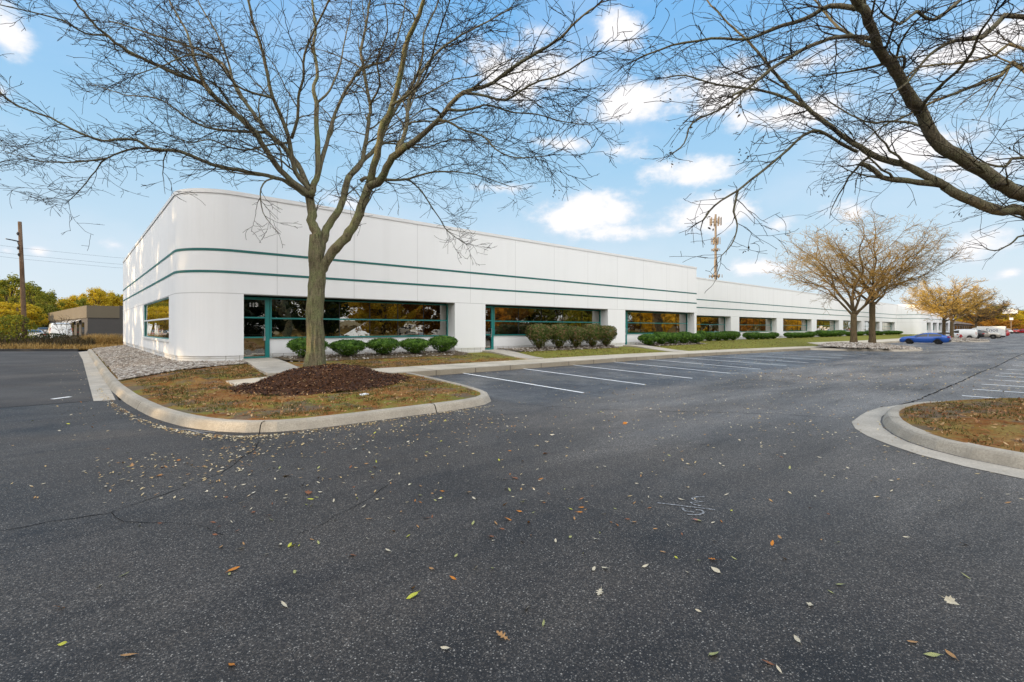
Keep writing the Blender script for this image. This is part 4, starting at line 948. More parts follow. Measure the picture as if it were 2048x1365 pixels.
M['blacktrim'] = simple('black_trim_mat', (.018,.018,.019), .55, .2, 8)
# stations from nose to tail: x, underside, belt, top, half widths low / belt / top
CARS = {
 'sedan': dict(st=[(2.44,.34,.56,.70,.64,.70,.58),(2.36,.24,.66,.80,.78,.82,.70),(2.0,.19,.76,.91,.87,.89,.76),(1.45,.19,.84,.98,.90,.91,.79),(.92,.19,.90,1.05,.90,.92,.76),(.35,.19,.91,1.27,.90,.92,.64),(-.05,.19,.90,1.40,.90,.92,.58),(-.7,.19,.92,1.44,.90,.92,.57),(-1.2,.19,.95,1.40,.90,.92,.57),(-1.75,.20,.98,1.24,.89,.91,.60),(-2.1,.24,1.0,1.09,.86,.88,.66),(-2.38,.32,.98,1.06,.80,.84,.68),(-2.46,.42,.90,.96,.72,.78,.62)],
   side=[(.78,-.42),(-.5,-1.75)], ws=(.92,-.05), rw=(-1.2,-2.05), wheels=(1.45,-1.38), wr=.335, w=.92),
 'suv': dict(st=[(2.35,.42,.62,.78,.66,.74,.60),(2.25,.32,.80,.98,.82,.88,.76),(1.6,.28,.95,1.08,.92,.94,.82),(1.0,.28,1.02,1.16,.92,.95,.80),(.4,.28,1.05,1.56,.92,.95,.66),(0,.28,1.06,1.70,.92,.95,.64),(-.9,.28,1.07,1.74,.92,.95,.64),(-1.7,.28,1.09,1.70,.92,.95,.64),(-2.15,.32,1.10,1.52,.90,.93,.66),(-2.33,.42,1.05,1.18,.86,.91,.74),(-2.38,.5,.95,1.05,.82,.88,.74)],
   side=[(.85,-.4),(-.5,-1.2),(-1.28,-2.05)], ws=(1.0,0.), rw=(-1.72,-2.32), wheels=(1.45,-1.38), wr=.37, w=.95),
 'van': dict(st=[(2.35,.38,.60,.74,.66,.74,.60),(2.25,.28,.80,.98,.82,.86,.74),(1.75,.24,.96,1.12,.90,.92,.80),(1.3,.24,1.02,1.25,.90,.93,.78),(.75,.24,1.06,1.68,.90,.93,.70),(.4,.24,1.06,1.80,.90,.93,.70),(-.6,.24,1.06,1.84,.90,.93,.70),(-1.8,.24,1.06,1.83,.90,.93,.71),(-2.28,.28,1.06,1.76,.89,.92,.72),(-2.36,.38,1.0,1.66,.86,.90,.72)],
   side=[(1.2,.05)], ws=(1.3,.42), rw=(-2.3,-2.36), wheels=(1.5,-1.4), wr=.34, w=.93),
 'pickup': dict(st=[(2.75,.5,.72,.88,.72,.80,.66),(2.62,.38,.92,1.08,.86,.92,.80),(1.9,.36,1.02,1.16,.95,.97,.84),(1.35,.36,1.06,1.22,.95,.98,.82),(.8,.36,1.08,1.62,.95,.98,.68),(.45,.36,1.10,1.78,.95,.98,.66),(-.5,.36,1.10,1.80,.95,.98,.66),(-.85,.36,1.10,1.72,.95,.98,.68),(-.98,.36,1.10,1.18,.95,.98,.88),(-2.2,.38,1.10,1.16,.95,.97,.90),(-2.75,.42,1.10,1.16,.93,.96,.90),(-2.82,.5,1.0,1.05,.9,.94,.86)],
   side=[(1.1,.05),(-.03,-.80)], ws=(1.35,.45), rw=(-.85,-.98), wheels=(1.75,-1.6), wr=.41, w=.98),
}
def interp(st, x):
    for a, b in zip(st, st[1:]):
        if a[0] >= x >= b[0]:
            t = (a[0]-x)/(a[0]-b[0]) if a[0] != b[0] else 0; return [p+(q-p)*t for p, q in zip(a, b)]
    return list(st[-1])
def section(s):
    x, zb_, zl, zt, wl, wb, wt = s; h = zt-zl
    return [(x, wl*.9, zb_), (x, wl, zb_+.10), (x, (wl+wb)/2+.012, zb_+(zl-zb_)*.55), (x, wb, zl-.06), (x, wb-.02, zl), (x, wt+(wb-wt)*.28*min(1, h/.4)+.0, zt-max(.02, h*.16)), (x, wt*.93, zt-.012), (x, wt*.5, zt+.012), (x, 0, zt+.02)]
def make_car(kind, color, loc, rz, label, group=None, rim='rim', name='parked_car', cat='car', extra=None, dark_trim=False):
    c = CARS[kind]; st = c['st']; e = empty(name, loc, rz, label, cat, group)
    fine = []
    for a, b in zip(st, st[1:]):
        k = max(1, int((a[0]-b[0])/.16)); fine += [[p+(q-p)*j/k for p, q in zip(a, b)] for j in range(k)]
    fine.append(list(st[-1])); m = MB(); prev = None; wr = c['wr']
    for s in fine:
        sec = section(s)
        for wx in c['wheels']:          # cut the arch: lift the lower skin round each wheel
            dx = abs(s[0]-wx); ra = wr*1.16
            if dx < ra:
                za = wr+math.sqrt(ra*ra-dx*dx)*.94
                sec = [(x, y, max(z, za - .0*(i)) if i < 3 else z) for i, (x, y, z) in enumerate(sec)]
        ring = sec + [(x, -y, z) for x, y, z in sec[-2::-1]]; n = len(m.v); m.v += ring
        if prev is not None:
            for i in range(len(ring)-1): m.f.append((prev+i, n+i, n+i+1, prev+i+1))
        else: m.f.append(tuple(range(n, n+len(ring))))
        prev = n
    m.f.append(tuple(range(prev+len(ring)-1, prev-1, -1)))
    m.build('body', PAINT[color], e, smooth=True)
    u = MB(); u.box(st[-1][0]+.25, st[0][0]-.25, -c['w']*.82, c['w']*.82, .26, .62); u.build('chassis', M['blacktrim'], e)
    for a, b in c['side']:
        for sg in (1, -1):
            w = MB(); k = 8; pr = []
            for i in range(k+1):
                s = interp(st, a+(b-a)*i/k); sec = section(s); lo, hi = Vector(sec[4]), Vector(sec[5])
                up = hi-lo; top = .93
                if s[3]-s[2] < .12: top = .5
                p, q = lo+up*.10, lo+up*top
                pr.append(((p.x, sg*(p.y+.012), p.z), (q.x, sg*(q.y+.012), q.z)))
            for (p, q), (r, t) in zip(pr, pr[1:]): w.quad(p, r, t, q)
            w.build('side_window', M['carglass'], e)
    for nm, (a, b) in (('windscreen', c['ws']), ('rear_window', c['rw'])):
        w = MB(); k = 5; pr = []
        for i in range(k+1):
            s = interp(st, a+(b-a)*(.1+.82*i/k)); off = .012 if kind != 'van' or nm == 'windscreen' else .0
            dx = .03 if nm == 'windscreen' else -.03
            pr.append([(s[0]+dx, yy*s[6]*.9, s[3]+.022+(.0 if abs(yy) == 1 else .012)) for yy in (-1,-.5,0,.5,1)])
        for p, q in zip(pr, pr[1:]):
            for i in range(4): w.quad(p[i], p[i+1], q[i+1], q[i])
        w.build(nm, M['carglass'], e)
    for wx in c['wheels']:
        for sg in (1, -1):
            t = MB(); y = sg*(c['w']-.13); t.tube([(wx, y-.11, wr), (wx, y-.085, wr), (wx, y+.085, wr), (wx, y+.11, wr)], [wr*.9, wr, wr, wr*.9], 22)
            wh = t.build('wheel', M['tyre'], e)
            r = MB(); yo = y+sg*.112; r.tube([(wx, yo-sg*.03, wr), (wx, yo+sg*.004, wr)], [wr*.30, wr*.24], 12)
            for q in range(5):
                a = q*6.283/5+.3; d = Vector((math.cos(a), 0, math.sin(a))); pp = Vector((-math.sin(a), 0, math.cos(a))); cc = Vector((wx, yo, wr))
                p = [cc+d*wr*.15+pp*.05, cc+d*wr*.64+pp*.028, cc+d*wr*.64-pp*.028, cc+d*wr*.15-pp*.05]
                r.quad(*[tuple(v) for v in p]); r.quad(*[tuple(v) for v in p[::-1]])
            k = 24
            for q in range(k):
                a, b = q*6.283/k, (q+1)*6.283/k
                pts = [(wx+math.cos(t_)*rr, yo, wr+math.sin(t_)*rr) for t_, rr in ((a, wr*.6), (b, wr*.6), (b, wr*.70), (a, wr*.70))]
                r.quad(*pts); r.quad(*pts[::-1])
            r.build('rim', M[rim], wh)
    f, rr = st[1], st[-2]
    for sg in (1, -1):
        h = MB(); h.obox((f[0]-.06, sg*f[5]*.80, f[2]+.02), .20, .30, .11, rz=-sg*.35); h.build('headlight', M['head'], e)
        t = MB()
        if kind in ('van',): t.box(rr[0]-.02, rr[0]+.05, sg*rr[5]*.93-.07, sg*rr[5]*.93+.07, .85, 1.35)
        else: t.obox((rr[0]+.02, sg*rr[5]*.84, rr[2]-.04), .22, .34, .14, rz=sg*.25)
        t.build('tail_light', M['tail'], e)
        mr = MB(); mx = c['side'][0][0]-.05; s = interp(st, mx); mr.obox((mx, sg*(s[5]+.10), s[2]+.06), .12, .2, .13); mr.build('wing_mirror', PAINT[color] if not dark_trim else M['blacktrim'], e)
    b = MB(); b.box(st[-1][0]-.03, st[-1][0]+.12, -c['w']*.78, c['w']*.78, st[-1][1]-.06, st[-1][1]+.14); b.box(st[0][0]-.16, st[0][0]+.02, -c['w']*.6, c['w']*.6, st[0][1]-.08, st[0][1]+.08); b.build('bumper', M['blacktrim'] if kind != 'sedan' else M['blacktrim'], e)
    p = MB(); p.box(st[-1][0]-.045, st[-1][0]-.02, -.16, .16, .74, .86); p.build('number_plate', M['plate'], e)
    if extra: extra(e)
    return e
N90 = R_(90)
make_car('sedan', 'blue', (81, 12.15, gz(81, 12.15)), N90, 'bright blue sedan parked nose in to the pavement in front of the gravel island', rim='rimdark')
make_car('van', 'white', (123.5, 13.4, gz(123, 13.4)), N90, 'small white cargo van parked behind the red hydrant', name='parked_van', cat='van')
make_car('suv', 'black', (129, 13.0, gz(129, 12)), N90, 'black four by four parked between the white cargo van and the pale pickup')
make_car('pickup', 'silver', (131.5, 11.25, gz(134, 11)), -N90, 'pale silver pickup parked nose out beside the black four by four', name='parked_pickup', cat='pickup')
make_car('suv', 'red', (158, 11.2, gz(158, 11)), N90, 'red four by four parked past the white box van')
make_car('sedan', 'red', (152.5, 11.6, gz(152, 11)), -N90, 'dark red sedan half hidden in front of the red four by four')
make_car('sedan', 'navy', (131, 8.9, gz(131, 9)), N90, 'low navy car just visible between the black four by four and the pickup') if False else None
make_car('sedan', 'white', (117.6, 15.4, gz(117, 15)), N90, 'pale sedan mostly hidden behind the two trunks by the hydrant')
# box van
def box_van(loc, rz):
    e = empty('box_van', loc, rz, 'tall white box van with dark lettering parked behind the pale pickup', 'van')
    m = MB(); m.box(-2.9, 1.25, -1.02, 1.02, .55, 2.42); m.build('cargo_box', PAINT['white'], e)
    c = MB(); prof = [(1.27,.55),(3.1,.55),(3.15,1.0),(2.6,1.25),(2.0,1.98),(1.6,2.12),(1.27,2.18)]
    n = len(prof); c.v = [(x,-.98,z) for x,z in prof]+[(x,.98,z) for x,z in prof]; c.f = [tuple(range(n)), tuple(range(2*n-1, n-1, -1))]+[(i, i+n, (i+1)%n+n, (i+1)%n) for i in range(n)]
    c.build('cab', PAINT['white'], e)
    for sg in (1, -1):
        w = MB(); p = [(1.5,sg*.992,1.4),(2.40,sg*.992,1.35),(2.0,sg*.992,1.86),(1.5,sg*.992,1.92)]; w.poly(p if sg < 0 else p[::-1]); w.build('side_window', M['carglass'], e)
        for wx in (2.35, -1.9):
            t = MB(); t.cyl((wx, sg*.9, .4), .4, .26, 20, 'y'); wh = t.build('wheel', M['tyre'], e)
            r = MB(); r.cyl((wx, sg*1.035, .4), .24, .02, 16, 'y'); r.build('rim', M['rim'], wh)
        tx = text_mb('Enos', .95); tx.v = [(-1.1-sg*a*-1.*-1 if False else (-1.0+a*(1 if sg < 0 else -1)), sg*1.032, 1.65+b) for a,b,c_ in tx.v]
        if sg > 0: pass
        tx.build('lettering', PAINT['navy'], e)
        t = MB(); t.box(-2.94, -2.88, sg*.95-.06, sg*.95+.06, 1.2, 1.45); t.build('tail_light', M['tail'], e)
    w = MB(); w.quad((2.63,-.85,1.27),(2.63,.85,1.27),(2.04,.8,1.96),(2.04,-.8,1.96)); w.build('windscreen', M['carglass'], e)
    ch = MB(); ch.box(-2.8, 3.0, -.8, .8, .36, .56); ch.build('chassis', M['blacktrim'], e)
box_van((140.5, 11.3, gz(143, 12)), N90)
# the far street on the right
for i, (x, y, k, c, rz, lb) in enumerate(((269, 15.6, 'pickup', 'white', .3, 'white pickup far down the lot, leftmost of the distant cars'), (270.5, 13.6, 'suv', 'red', .2, 'red vehicle far down the lot between the white pickup and another red car'), (273, 11.8, 'suv', 'red', 1.2, 'second distant red vehicle, at the right edge under the golden trees'), (240, 16.0, 'sedan', 'white', .4, 'small pale car in the distance beyond the red four by four'))):
    make_car(k, c, (x, y, gz(x, y)), rz, lb, 'distant cars at the end of the lot')
# yard on the left
tall = make_car('van', 'white', (-1.3, 79.5, -.02), N90+R_(6), 'white panel van seen from behind beside the dark grey building', name='parked_van', cat='van'); tall.scale = (1.05, 1.05, 1.22)
make_car('sedan', 'silver', (-3.5, 80.5, -.02), N90+R_(6), 'silver car seen from behind, left of the white panel van')
make_car('suv', 'black', (-3.4, 103, -.02), N90+R_(6), 'small black car between the silver car and the white panel van')
# ones standing behind the photographer show in the windows
for x, y, k, c, lb in ((30, -10.5, 'sedan', 'silver', 'silver sedan reflected in the first window'), (36, -10.8, 'suv', 'white', 'white four by four reflected in the first window'), (43, -10.4, 'sedan', 'black', 'black sedan reflected in the windows'), (64, -10.6, 'suv', 'red', 'red four by four reflected in the windows')):
    make_car(k, c, (x, y, gz(x, y)), -N90, lb, 'cars across the lot')

# ------------------------------------------------------------------ hydrant, tower, pole, signs
M['hydrant'] = simple('red_hydrant_mat', (.42,.014,.018), .45, .2, 8)
h = empty('fire_hydrant', (106.9, 11.5, -.12), 0, 'red fire hydrant on the far gravel island in front of the white van', 'hydrant')
m = MB(); m.tube([(0,0,-.1),(0,0,.05),(0,0,.06),(0,0,.5),(0,0,.51),(0,0,.56),(0,0,.57),(0,0,.66),(0,0,.72)], [.17,.17,.12,.12,.17,.17,.13,.11,.04], 16); m.build('barrel', M['hydrant'], h, smooth=True)
m = MB(); m.cyl((0,0,.38), .075, .46, 12, 'y'); m.cyl((-.17,0,.36), .09, .12, 12, 'x'); m.build('outlet', M['hydrant'], h)
m = MB(); m.cyl((0,0,.75), .03, .07, 6); m.build('bonnet_nut', M['hydrant'], h)
M['mast'] = simple('mast_mat', (.20,.155,.11), .6, .15, 1)
t = empty('cell_tower', (145.8, 71.1, -.3), 0, 'tall antenna mast rising behind the white building', 'antenna mast')
m = MB(); m.tube([(0,0,0),(0,0,12),(0,0,24),(0,0,36.5)], [.50,.44,.36,.28], 14); m.build('mast', M['mast'], t, smooth=True)
for z, rad, n, hh in ((34.2, 1.7, 9, 2.3), (28.3, 1.3, 6, 2.0), (25.6, 1.2, 6, .7), (17.6, 1.9, 6, .9)):
    m = MB()
    for k in range(3):
        a, b = k*2.094, (k+1)*2.094; p = Vector((math.cos(a)*rad, math.sin(a)*rad, z)); q = Vector((math.cos(b)*rad, math.sin(b)*rad, z))
        m.tube([p, q], [.07,.07], 5); m.tube([(0,0,z), p], [.08,.06], 5); m.tube([p+Vector((0,0,hh*.35)), q+Vector((0,0,hh*.35))], [.05,.05], 5)
    m.build('platform', M['mast'], t)
    for k in range(n):
        a = k*6.283/n; s = MB(); s.obox((math.cos(a)*rad*.95, math.sin(a)*rad*.95, z+.1), .18, .38, hh, rz=a); s.build('antenna_panel', M['mast'], t)
m = MB(); m.cyl((.5,0,21), .45, .25, 14, 'x'); m.box(-.6,-.35,-.2,.2,19,22.5); m.build('dish', M['mast'], t)
M['wood'] = mat_bark('pole_wood_mat', (.075,.045,.028), (.17,.11,.07), (.19,.14,.10), .5, .4)
p = empty('utility_pole', (-2.75, 53.3, .05), 0, 'leaning brown timber utility pole with a short arm near its top', 'utility pole')
m = MB(); m.tube([(0,0,-.3),(-.10,.08,2.5),(-.22,.2,6.2),(-.34,.3,9.75)], [.175,.16,.14,.115], 14, jit=lambda q, r: r*.08*noise.noise(q*3)); m.build('pole', M['wood'], p, smooth=True)
m = MB(); m.tube([(-.3,.25,8.2),(-.72,-.05,8.25),(-1.05,-.30,8.27)], [.05,.045,.04], 6); m.tube([(-.28,.25,7.4),(-.45,.1,8.2)], [.03,.03], 5); m.build('arm', M['blacktrim'], p)
for a, b, z in ((-.42,.15,8.8), (-.40,.15,7.7), (-.36,.12,7.2)):
    m = MB(); m.tube([(a,b,z-.12),(a-.03,b,z),(a,b,z+.12)], [.05,.075,.05], 8); m.build('insulator', M['blacktrim'], p)
w = MB()
for dz in (0, .95, 1.5):
    pts = [(-5+9.5*i, 95-1.2*i-.0*dz, 13.9-dz-1.9*math.sin(math.pi*min(1, max(0, .25+.15*i)))) for i in range(-1, 6)]
    w.tube([Vector(q) for q in pts], [.012]*len(pts), 4)
tag(w.build('power_lines', M['blacktrim']), 'three thin overhead wires crossing the sky left of the white building', 'wires')
def sign(loc, rz, W_, H_, ph, label, face, txt=None):
    e = empty('roadside_sign', loc, rz, label, 'sign'); m = MB(); m.tube([(0,.1,0),(0,.1,ph+.1)], [.14,.12], 8); m.build('post', M['mast'], e)
    b = MB(); b.box(-W_/2, W_/2, -.14, .14, ph, ph+H_); pnl = b.build('panel', face, e)
    if txt:
        t = text_mb(txt, H_*.72); t.v = [(-W_*.16+a, -.16, ph+H_*.5+b_) for a, b_, c_ in t.v]; t.build('lettering', PAINT['navy'], pnl)
sign((290.6, 16.1, -.5), R_(-48), 5.6, 1.9, 8.2, 'long cream pylon sign on a post above the golden trees at the right', M['whitetrim'], 'MSO')
sign((270.4, 14.6, -.5), R_(-48), 1.1, .9, 5.3, 'small white sign on a thin post lower down than the pylon sign', M['whitetrim'])

# ------------------------------------------------------------------ neighbouring buildings
M['greywall'] = simple('grey_block_mat', (.058,.054,.052), .85, .18, .8); M['tan'] = simple('tan_fascia_mat', (.105,.085,.055), .7, .15, .6); M['brick'] = mat_noise3('brown_brick_mat', (.10,.075,.06), (.15,.11,.09), (.2,.16,.13), 2)
M['cream'] = simple('cream_wall_mat', (.48,.38,.26), .85, .1, .5); M['slate'] = simple('slate_roof_mat', (.05,.05,.055), .85, .2, 1.5)
def shell(name, loc, rz, label, L, Wd, H, wmat, parts):
    e = empty(name, loc, rz, label, 'building'); m = MB(); m.box(0, L, 0, Wd, -.5, H); m.build('wall', wmat, e); parts(e, L, Wd, H); return e
def grey_parts(e, L, Wd, H):       # local x runs along the side facing the camera, y along the shop front (x=0 plane)
    f = MB(); f.box(-.10, 3.1, -.10, Wd+.05, H-1.45, H+.06); f.build('fascia', M['tan'], e)
    r = MB(); r.box(3.15, L, .02, Wd, H+.01, H+.12); r.build('coping', M['greywall'], e)
    for i in range(9):
        y = 2.6+i*4.7
        w = MB(); w.box(-.04, -.01, y, y+1.7, .5, 2.35); fr = w.build('window', M['carglass'], e)
        q = MB(); q.box(-.07, -.042, y-.08, y+1.78, .42, .5); q.build('sill', M['greywall'], fr)
        if i % 2 == 0: d = MB(); d.box(-.05, -.012, y+2.3, y+3.3, -.05, 2.4); d.build('door', M['blacktrim'], e)
    for y in (5.0, 10.5, 17.5):
        a = MB(); a.quad((-.02,y,2.72),(-.02,y+2.6,2.72),(-1.3,y+2.6,2.25),(-1.3,y,2.25)); a.quad((-.02,y,2.70),(-1.3,y,2.23),(-1.3,y+2.6,2.23),(-.02,y+2.6,2.70)); a.build('awning', M['whitetrim'], e)
    l = MB(); l.obox((7.2,-.06,1.9), .2,.1,.16); l.build('wall_lamp', M['whitetrim'], e)
shell('neighbour_building', (1.3, 80.0, .0), R_(5.9), 'dark grey flat roofed building with bronze fascia and white awnings beyond the drive', 16, 46, 4.35, M['greywall'], grey_parts)
def cream_parts(e, L, Wd, H):
    r = MB(); r.poly([(-.4,-.5,H),(L+.4,-.5,H),(L+.4,4,H+2.2),(-.4,4,H+2.2)]); r.poly([(-.4,8.5,H),(-.4,4,H+2.2),(L+.4,4,H+2.2),(L+.4,8.5,H)]); r.build('roof', M['slate'], e)
    for x in (5.5, 9.5): d = MB(); d.box(x, x+2.8, -.05, -.01, 0, 2.1); d.build('garage_door', M['tan'], e)
shell('outbuilding', (-18, 157, -.1), R_(-6), 'low cream outbuilding with dark roof behind the parked cars', 24, 8, 2.5, M['cream'], cream_parts)
def brown_parts(e, L, Wd, H):
    r = MB(); r.poly([(-.5,-.6,H),(L,-.6,H),(L,7,H+1.9),(-.5,7,H+1.9)]); r.build('roof', M['brick'], e)
    for i in range(10): w = MB(); w.box(2+i*8, 6.5+i*8, -.05, -.01, 1.3, 2.7); w.build('window', M['carglass'], e)
shell('far_building', (181, 21.5, -.4), R_(2), 'brown low building with sloping roof beyond the white building', 90, 14, 3.3, M['brick'], brown_parts)

# ------------------------------------------------------------------ background trees
LTREES = [('gold', -13.7, 152.5, 12.2, 11), ('green', -9.4, 142.1, 12.1, 9.5), ('gold', -8.1, 127.5, 6.5, 10), ('gold', -9.2, 175.3, 12.3, 10), ('green', -6.2, 133.8, 10.0, 6.5), ('gold', -6.1, 165.9, 9.8, 9), ('dark', -6.1, 145.8, 5.3, 9), ('green', -4.4, 161.7, 10.5, 6), ('gold', -3.6, 183.7, 10.2, 11), ('green', -2.1, 202.5, 8.7, 9), ('gold', 1.4, 219.4, 12.8, 10), ('green', 2.1, 198.8, 10.9, 6), ('gold', 5.2, 209.3, 14.4, 10), ('green', 6.7, 241.4, 15.4, 9), ('gold', 8.6, 219.7, 14.6, 8), ('green', 12.0, 230.0, 13.7, 11), ('gold', 14.7, 220.9, 13.8, 10), ('gold', -15.0, 200.6, 14.5, 12), ('gold', -10.0, 121.2, 5.0, 10), ('dark', -4.6, 153.9, 5.2, 8)]
RTREES = [('gold', 331.5, 26.6, 11.6, 14), ('green', 362.7, 25.7, 13.7, 15), ('gold', 330.2, 21.1, 9.7, 13), ('gold', 361.5, 20.0, 11.6, 16), ('green', 386.9, 17.6, 11.9, 16), ('gold', 332.7, 12.2, 10.7, 15), ('rust', 294.2, 26.3, 8.0, 12), ('gold', 311.3, 31.2, 8.9, 14), ('rust', 284.3, 15.0, 5.5, 9), ('gold', 301.7, 13.0, 7.4, 11), ('gold', 364.9, 10.4, 12.0, 17), ('rust', 285.2, 20.9, 6.2, 9), ('green', 334.6, 37.3, 8.4, 14), ('rust', 247.3, 21.1, 4.5, 6), ('gold', 395.3, 23.5, 13.2, 16)]
for i, (k, x, y, h, w_) in enumerate(LTREES):
    leafy(k, x, y, -.3, h, w_, {'gold':'yellow leaved tree in the belt of trees behind the dark grey building and yard','green':'olive green tree in the belt of trees behind the dark grey building and yard','dark':'dark green tree in the belt of trees behind the yard'}[k], 'trees behind the yard on the left')
for i, (k, x, y, h, w_) in enumerate(RTREES):
    leafy(k, x, y, -.6, h, w_, {'gold':'golden tree in the bank of autumn trees at the end of the lot','green':'olive green tree in the bank of autumn trees at the end of the lot','rust':'rust coloured low tree in the bank of autumn trees at the end of the lot'}[k], 'trees at the end of the lot')
# trees out of the picture: to the left they throw the shade, across the lot they fill the windows
rk = random.Random(5)
y = -46.
while y < 63:
    leafy(rk.choice(('green','dark','gold')), -30+rk.uniform(-4,4), y, 0, rk.uniform(11,13.2), rk.uniform(9.5,12.5), 'tall tree in the row left of the drive, outside the picture', 'tree row left of the drive'); y += rk.uniform(4.6, 6.2) if y < 25 else rk.uniform(5.2, 7.4)
y = -30.
while y < 22:
    leafy('dark', -40+rk.uniform(-2,2), y, 0, rk.uniform(8,10), 11, 'tall tree in the row left of the drive, outside the picture', 'tree row left of the drive'); y += 7
for x, yy, h in ((3,-27,8),(12,-26,8.5),(17,-32,9),(20,-38,10),(24,-25,9.5),(36,-29,10),(48,-20,12),(61,-30,12),(74,-20,12),(88,-32,12),(101,-21,13),(115,-31,12),(130,-22,13),(146,-30,14),(163,-21,13),(183,-29,14),(205,-22,14),(225,-26,15),(250,-24,15)):
    leafy('dark_low' if x < 25 else rk.choice(('gold_low','gold_low','rust_low','green_low')), x, yy, .3, h, h*.85, 'autumn tree across the lot, seen only in the window reflections', 'trees across the lot')

for i in range(22):
    leafy(rk.choice(('gold_low','rust_low','green_low')) if i > 1 else 'dark_low', -5+i*17+rk.uniform(-3,3), -50+rk.uniform(-4,4), .3, rk.uniform(13,17), 17, 'autumn tree in the second row across the lot, seen only in the window reflections', 'trees across the lot')
# ------------------------------------------------------------------ rough growth at the end of the drive
M['drygrass'] = mat_leafset('dry_grass_mat', [(.16,.10,.03), (.42,.26,.08), (.62,.43,.18)], 2.5, 'pos', .4)  # straw colour raised and warmed to stand in for low sunlight
M['brush'] = mat_leafset('brush_mat', [(.03,.022,.012), (.08,.055,.025), (.13,.10,.035)], 2., 'pos', .3)
M['turf'] = mat_leafset('turf_mat', [(.035,.045,.008), (.11,.105,.03), (.24,.17,.06)], 3., 'pos', .3)
def blades(m, x, y, z, h, w, rnd, lean=.4):
    a = rnd.uniform(0, 6.28); d = rnd.uniform(0, lean)*h; b = rnd.uniform(0, 6.28)
    dx, dy = math.cos(a)*w, math.sin(a)*w; lx, ly = math.cos(b)*d, math.sin(b)*d
    m.quad((x-dx,y-dy,z),(x+dx,y+dy,z),(x+lx*.4+dx*.7,y+ly*.4+dy*.7,z+h*.6),(x+lx*.4-dx*.7,y+ly*.4-dy*.7,z+h*.6))
    m.tri((x+lx*.4-dx*.7,y+ly*.4-dy*.7,z+h*.6),(x+lx*.4+dx*.7,y+ly*.4+dy*.7,z+h*.6),(x+lx,y+ly,z+h))
def vz(x, y): return .12+.12*max(0, 1-abs(y-52+.5*x)/4)
rg2 = random.Random(12); m = MB()
for i in range(5200):
    x = rg2.uniform(-14, 3.2); y = 49.6-.9*(x+3.8)*(1 if x > -3.8 else .85)+abs(rg2.gauss(0, 2.6)); 
    blades(m, x, y, vz(x, y), rg2.uniform(.12, .5)*(1 if x < -1 else .85), .03, rg2, .7)
tag(m.build('dry_grass', M['drygrass']), kind='stuff')
m = MB()
for i in range(2600):
    x = rg2.uniform(-14, 1.2); y = 53.2-.85*(x+3.8)+rg2.gauss(0, 1.2); hh = (1.3 if x < -3.9 else .95)*rg2.uniform(.4, 1.)
    blades(m, x, y, vz(x, y)+rg2.uniform(0, .3), hh*.7, .035, rg2, .9)
tag(m.build('brush', M['brush']), kind='stuff')
for i, (x, y) in enumerate(((1.0,50.3),(1.7,49.6),(2.3,49.0),(2.9,48.6),(1.5,51.2))):
    m = MB(); 
    for q in range(420):
        a = rg2.uniform(0, 6.28); r = rg2.random()**.6*.65; blades(m, math.cos(a)*r, math.sin(a)*r, 0, rg2.uniform(.55, 1.15), .022, rg2, .65)
    o = m.build('ornamental_grass', M['drygrass']); o.location = (x, y, .12); tag(o, 'tan clump of ornamental grass beside the far end of the white wall', 'grass clump', 'ornamental grass clumps by the wall')
def bush(name, loc, R, H, n, mat, label, seed, ls=.07, cat='bush'):
    rnd = random.Random(seed); e = empty(name, loc, 0, label, cat); m = MB(); st = MB()
    for i in range(n):
        a = rnd.uniform(0, 6.28); z = rnd.random(); env = (math.sin(math.pi*(.12+.78*z)))**.7; r = R*env*rnd.random()**.45*(1+.35*noise.noise(Vector((math.cos(a)*1.6, math.sin(a)*1.6, z*3+seed))))
        leafquad(m, (math.cos(a)*r, math.sin(a)*r, .15+H*z), (rnd.gauss(0,1), rnd.gauss(0,1), rnd.gauss(.4,.6)), ls*rnd.uniform(.6, 1.3), rnd)
    for i in range(12):
        a = rnd.uniform(0, 6.28); st.tube([(0,0,0),(math.cos(a)*R*.3, math.sin(a)*R*.3, H*.5),(math.cos(a)*R*.6, math.sin(a)*R*.6, H*.95)], [.03,.02,.006], 4)
    m.build('foliage', mat, e); st.build('stem', M['stem'], e)
bush('bush', (-3.3, 53.2, .1), 1.3, 2.35, 1500, M['leaf_green'], 'yellow green bush growing in front of the utility pole', 3, .085)
bush('bush', (-4.9, 53.6, .1), 1.0, 1.3, 1100, M['brush'], 'low brown shrub at the left edge beside the yellow green bush', 5)
bush('bush', (-1.3, 52.2, .1), 1.3, .95, 1500, M['leaf_dark'], 'low dark green and brown bush in front of the white panel van', 8, .06)
bush('bush', (-.2, 51.6, .1), 1.2, .8, 1300, M['brush'], 'low twiggy brown bush between the dark bush and the tan grass clumps', 9, .06)
sp = empty('sapling', (-.55, 54.5, .1), 0, 'thin bare sapling standing in front of the awnings of the grey building', 'sapling'); T = BareTree(41, .008, .1)
for k in range(4): T.add_limb(.022, .008, [(0,0,0),(.1*k-.15,.05,.8),(.35*k-.55,.1*k,1.9)], None, .3, .3, .5, 5)
T.limb.v = T.limb.v; (T.limb.build('stem', M['stem'], sp)); T.tw.build('twigs', M['stem'], sp)

# ------------------------------------------------------------------ ground litter
rq = random.Random(101)
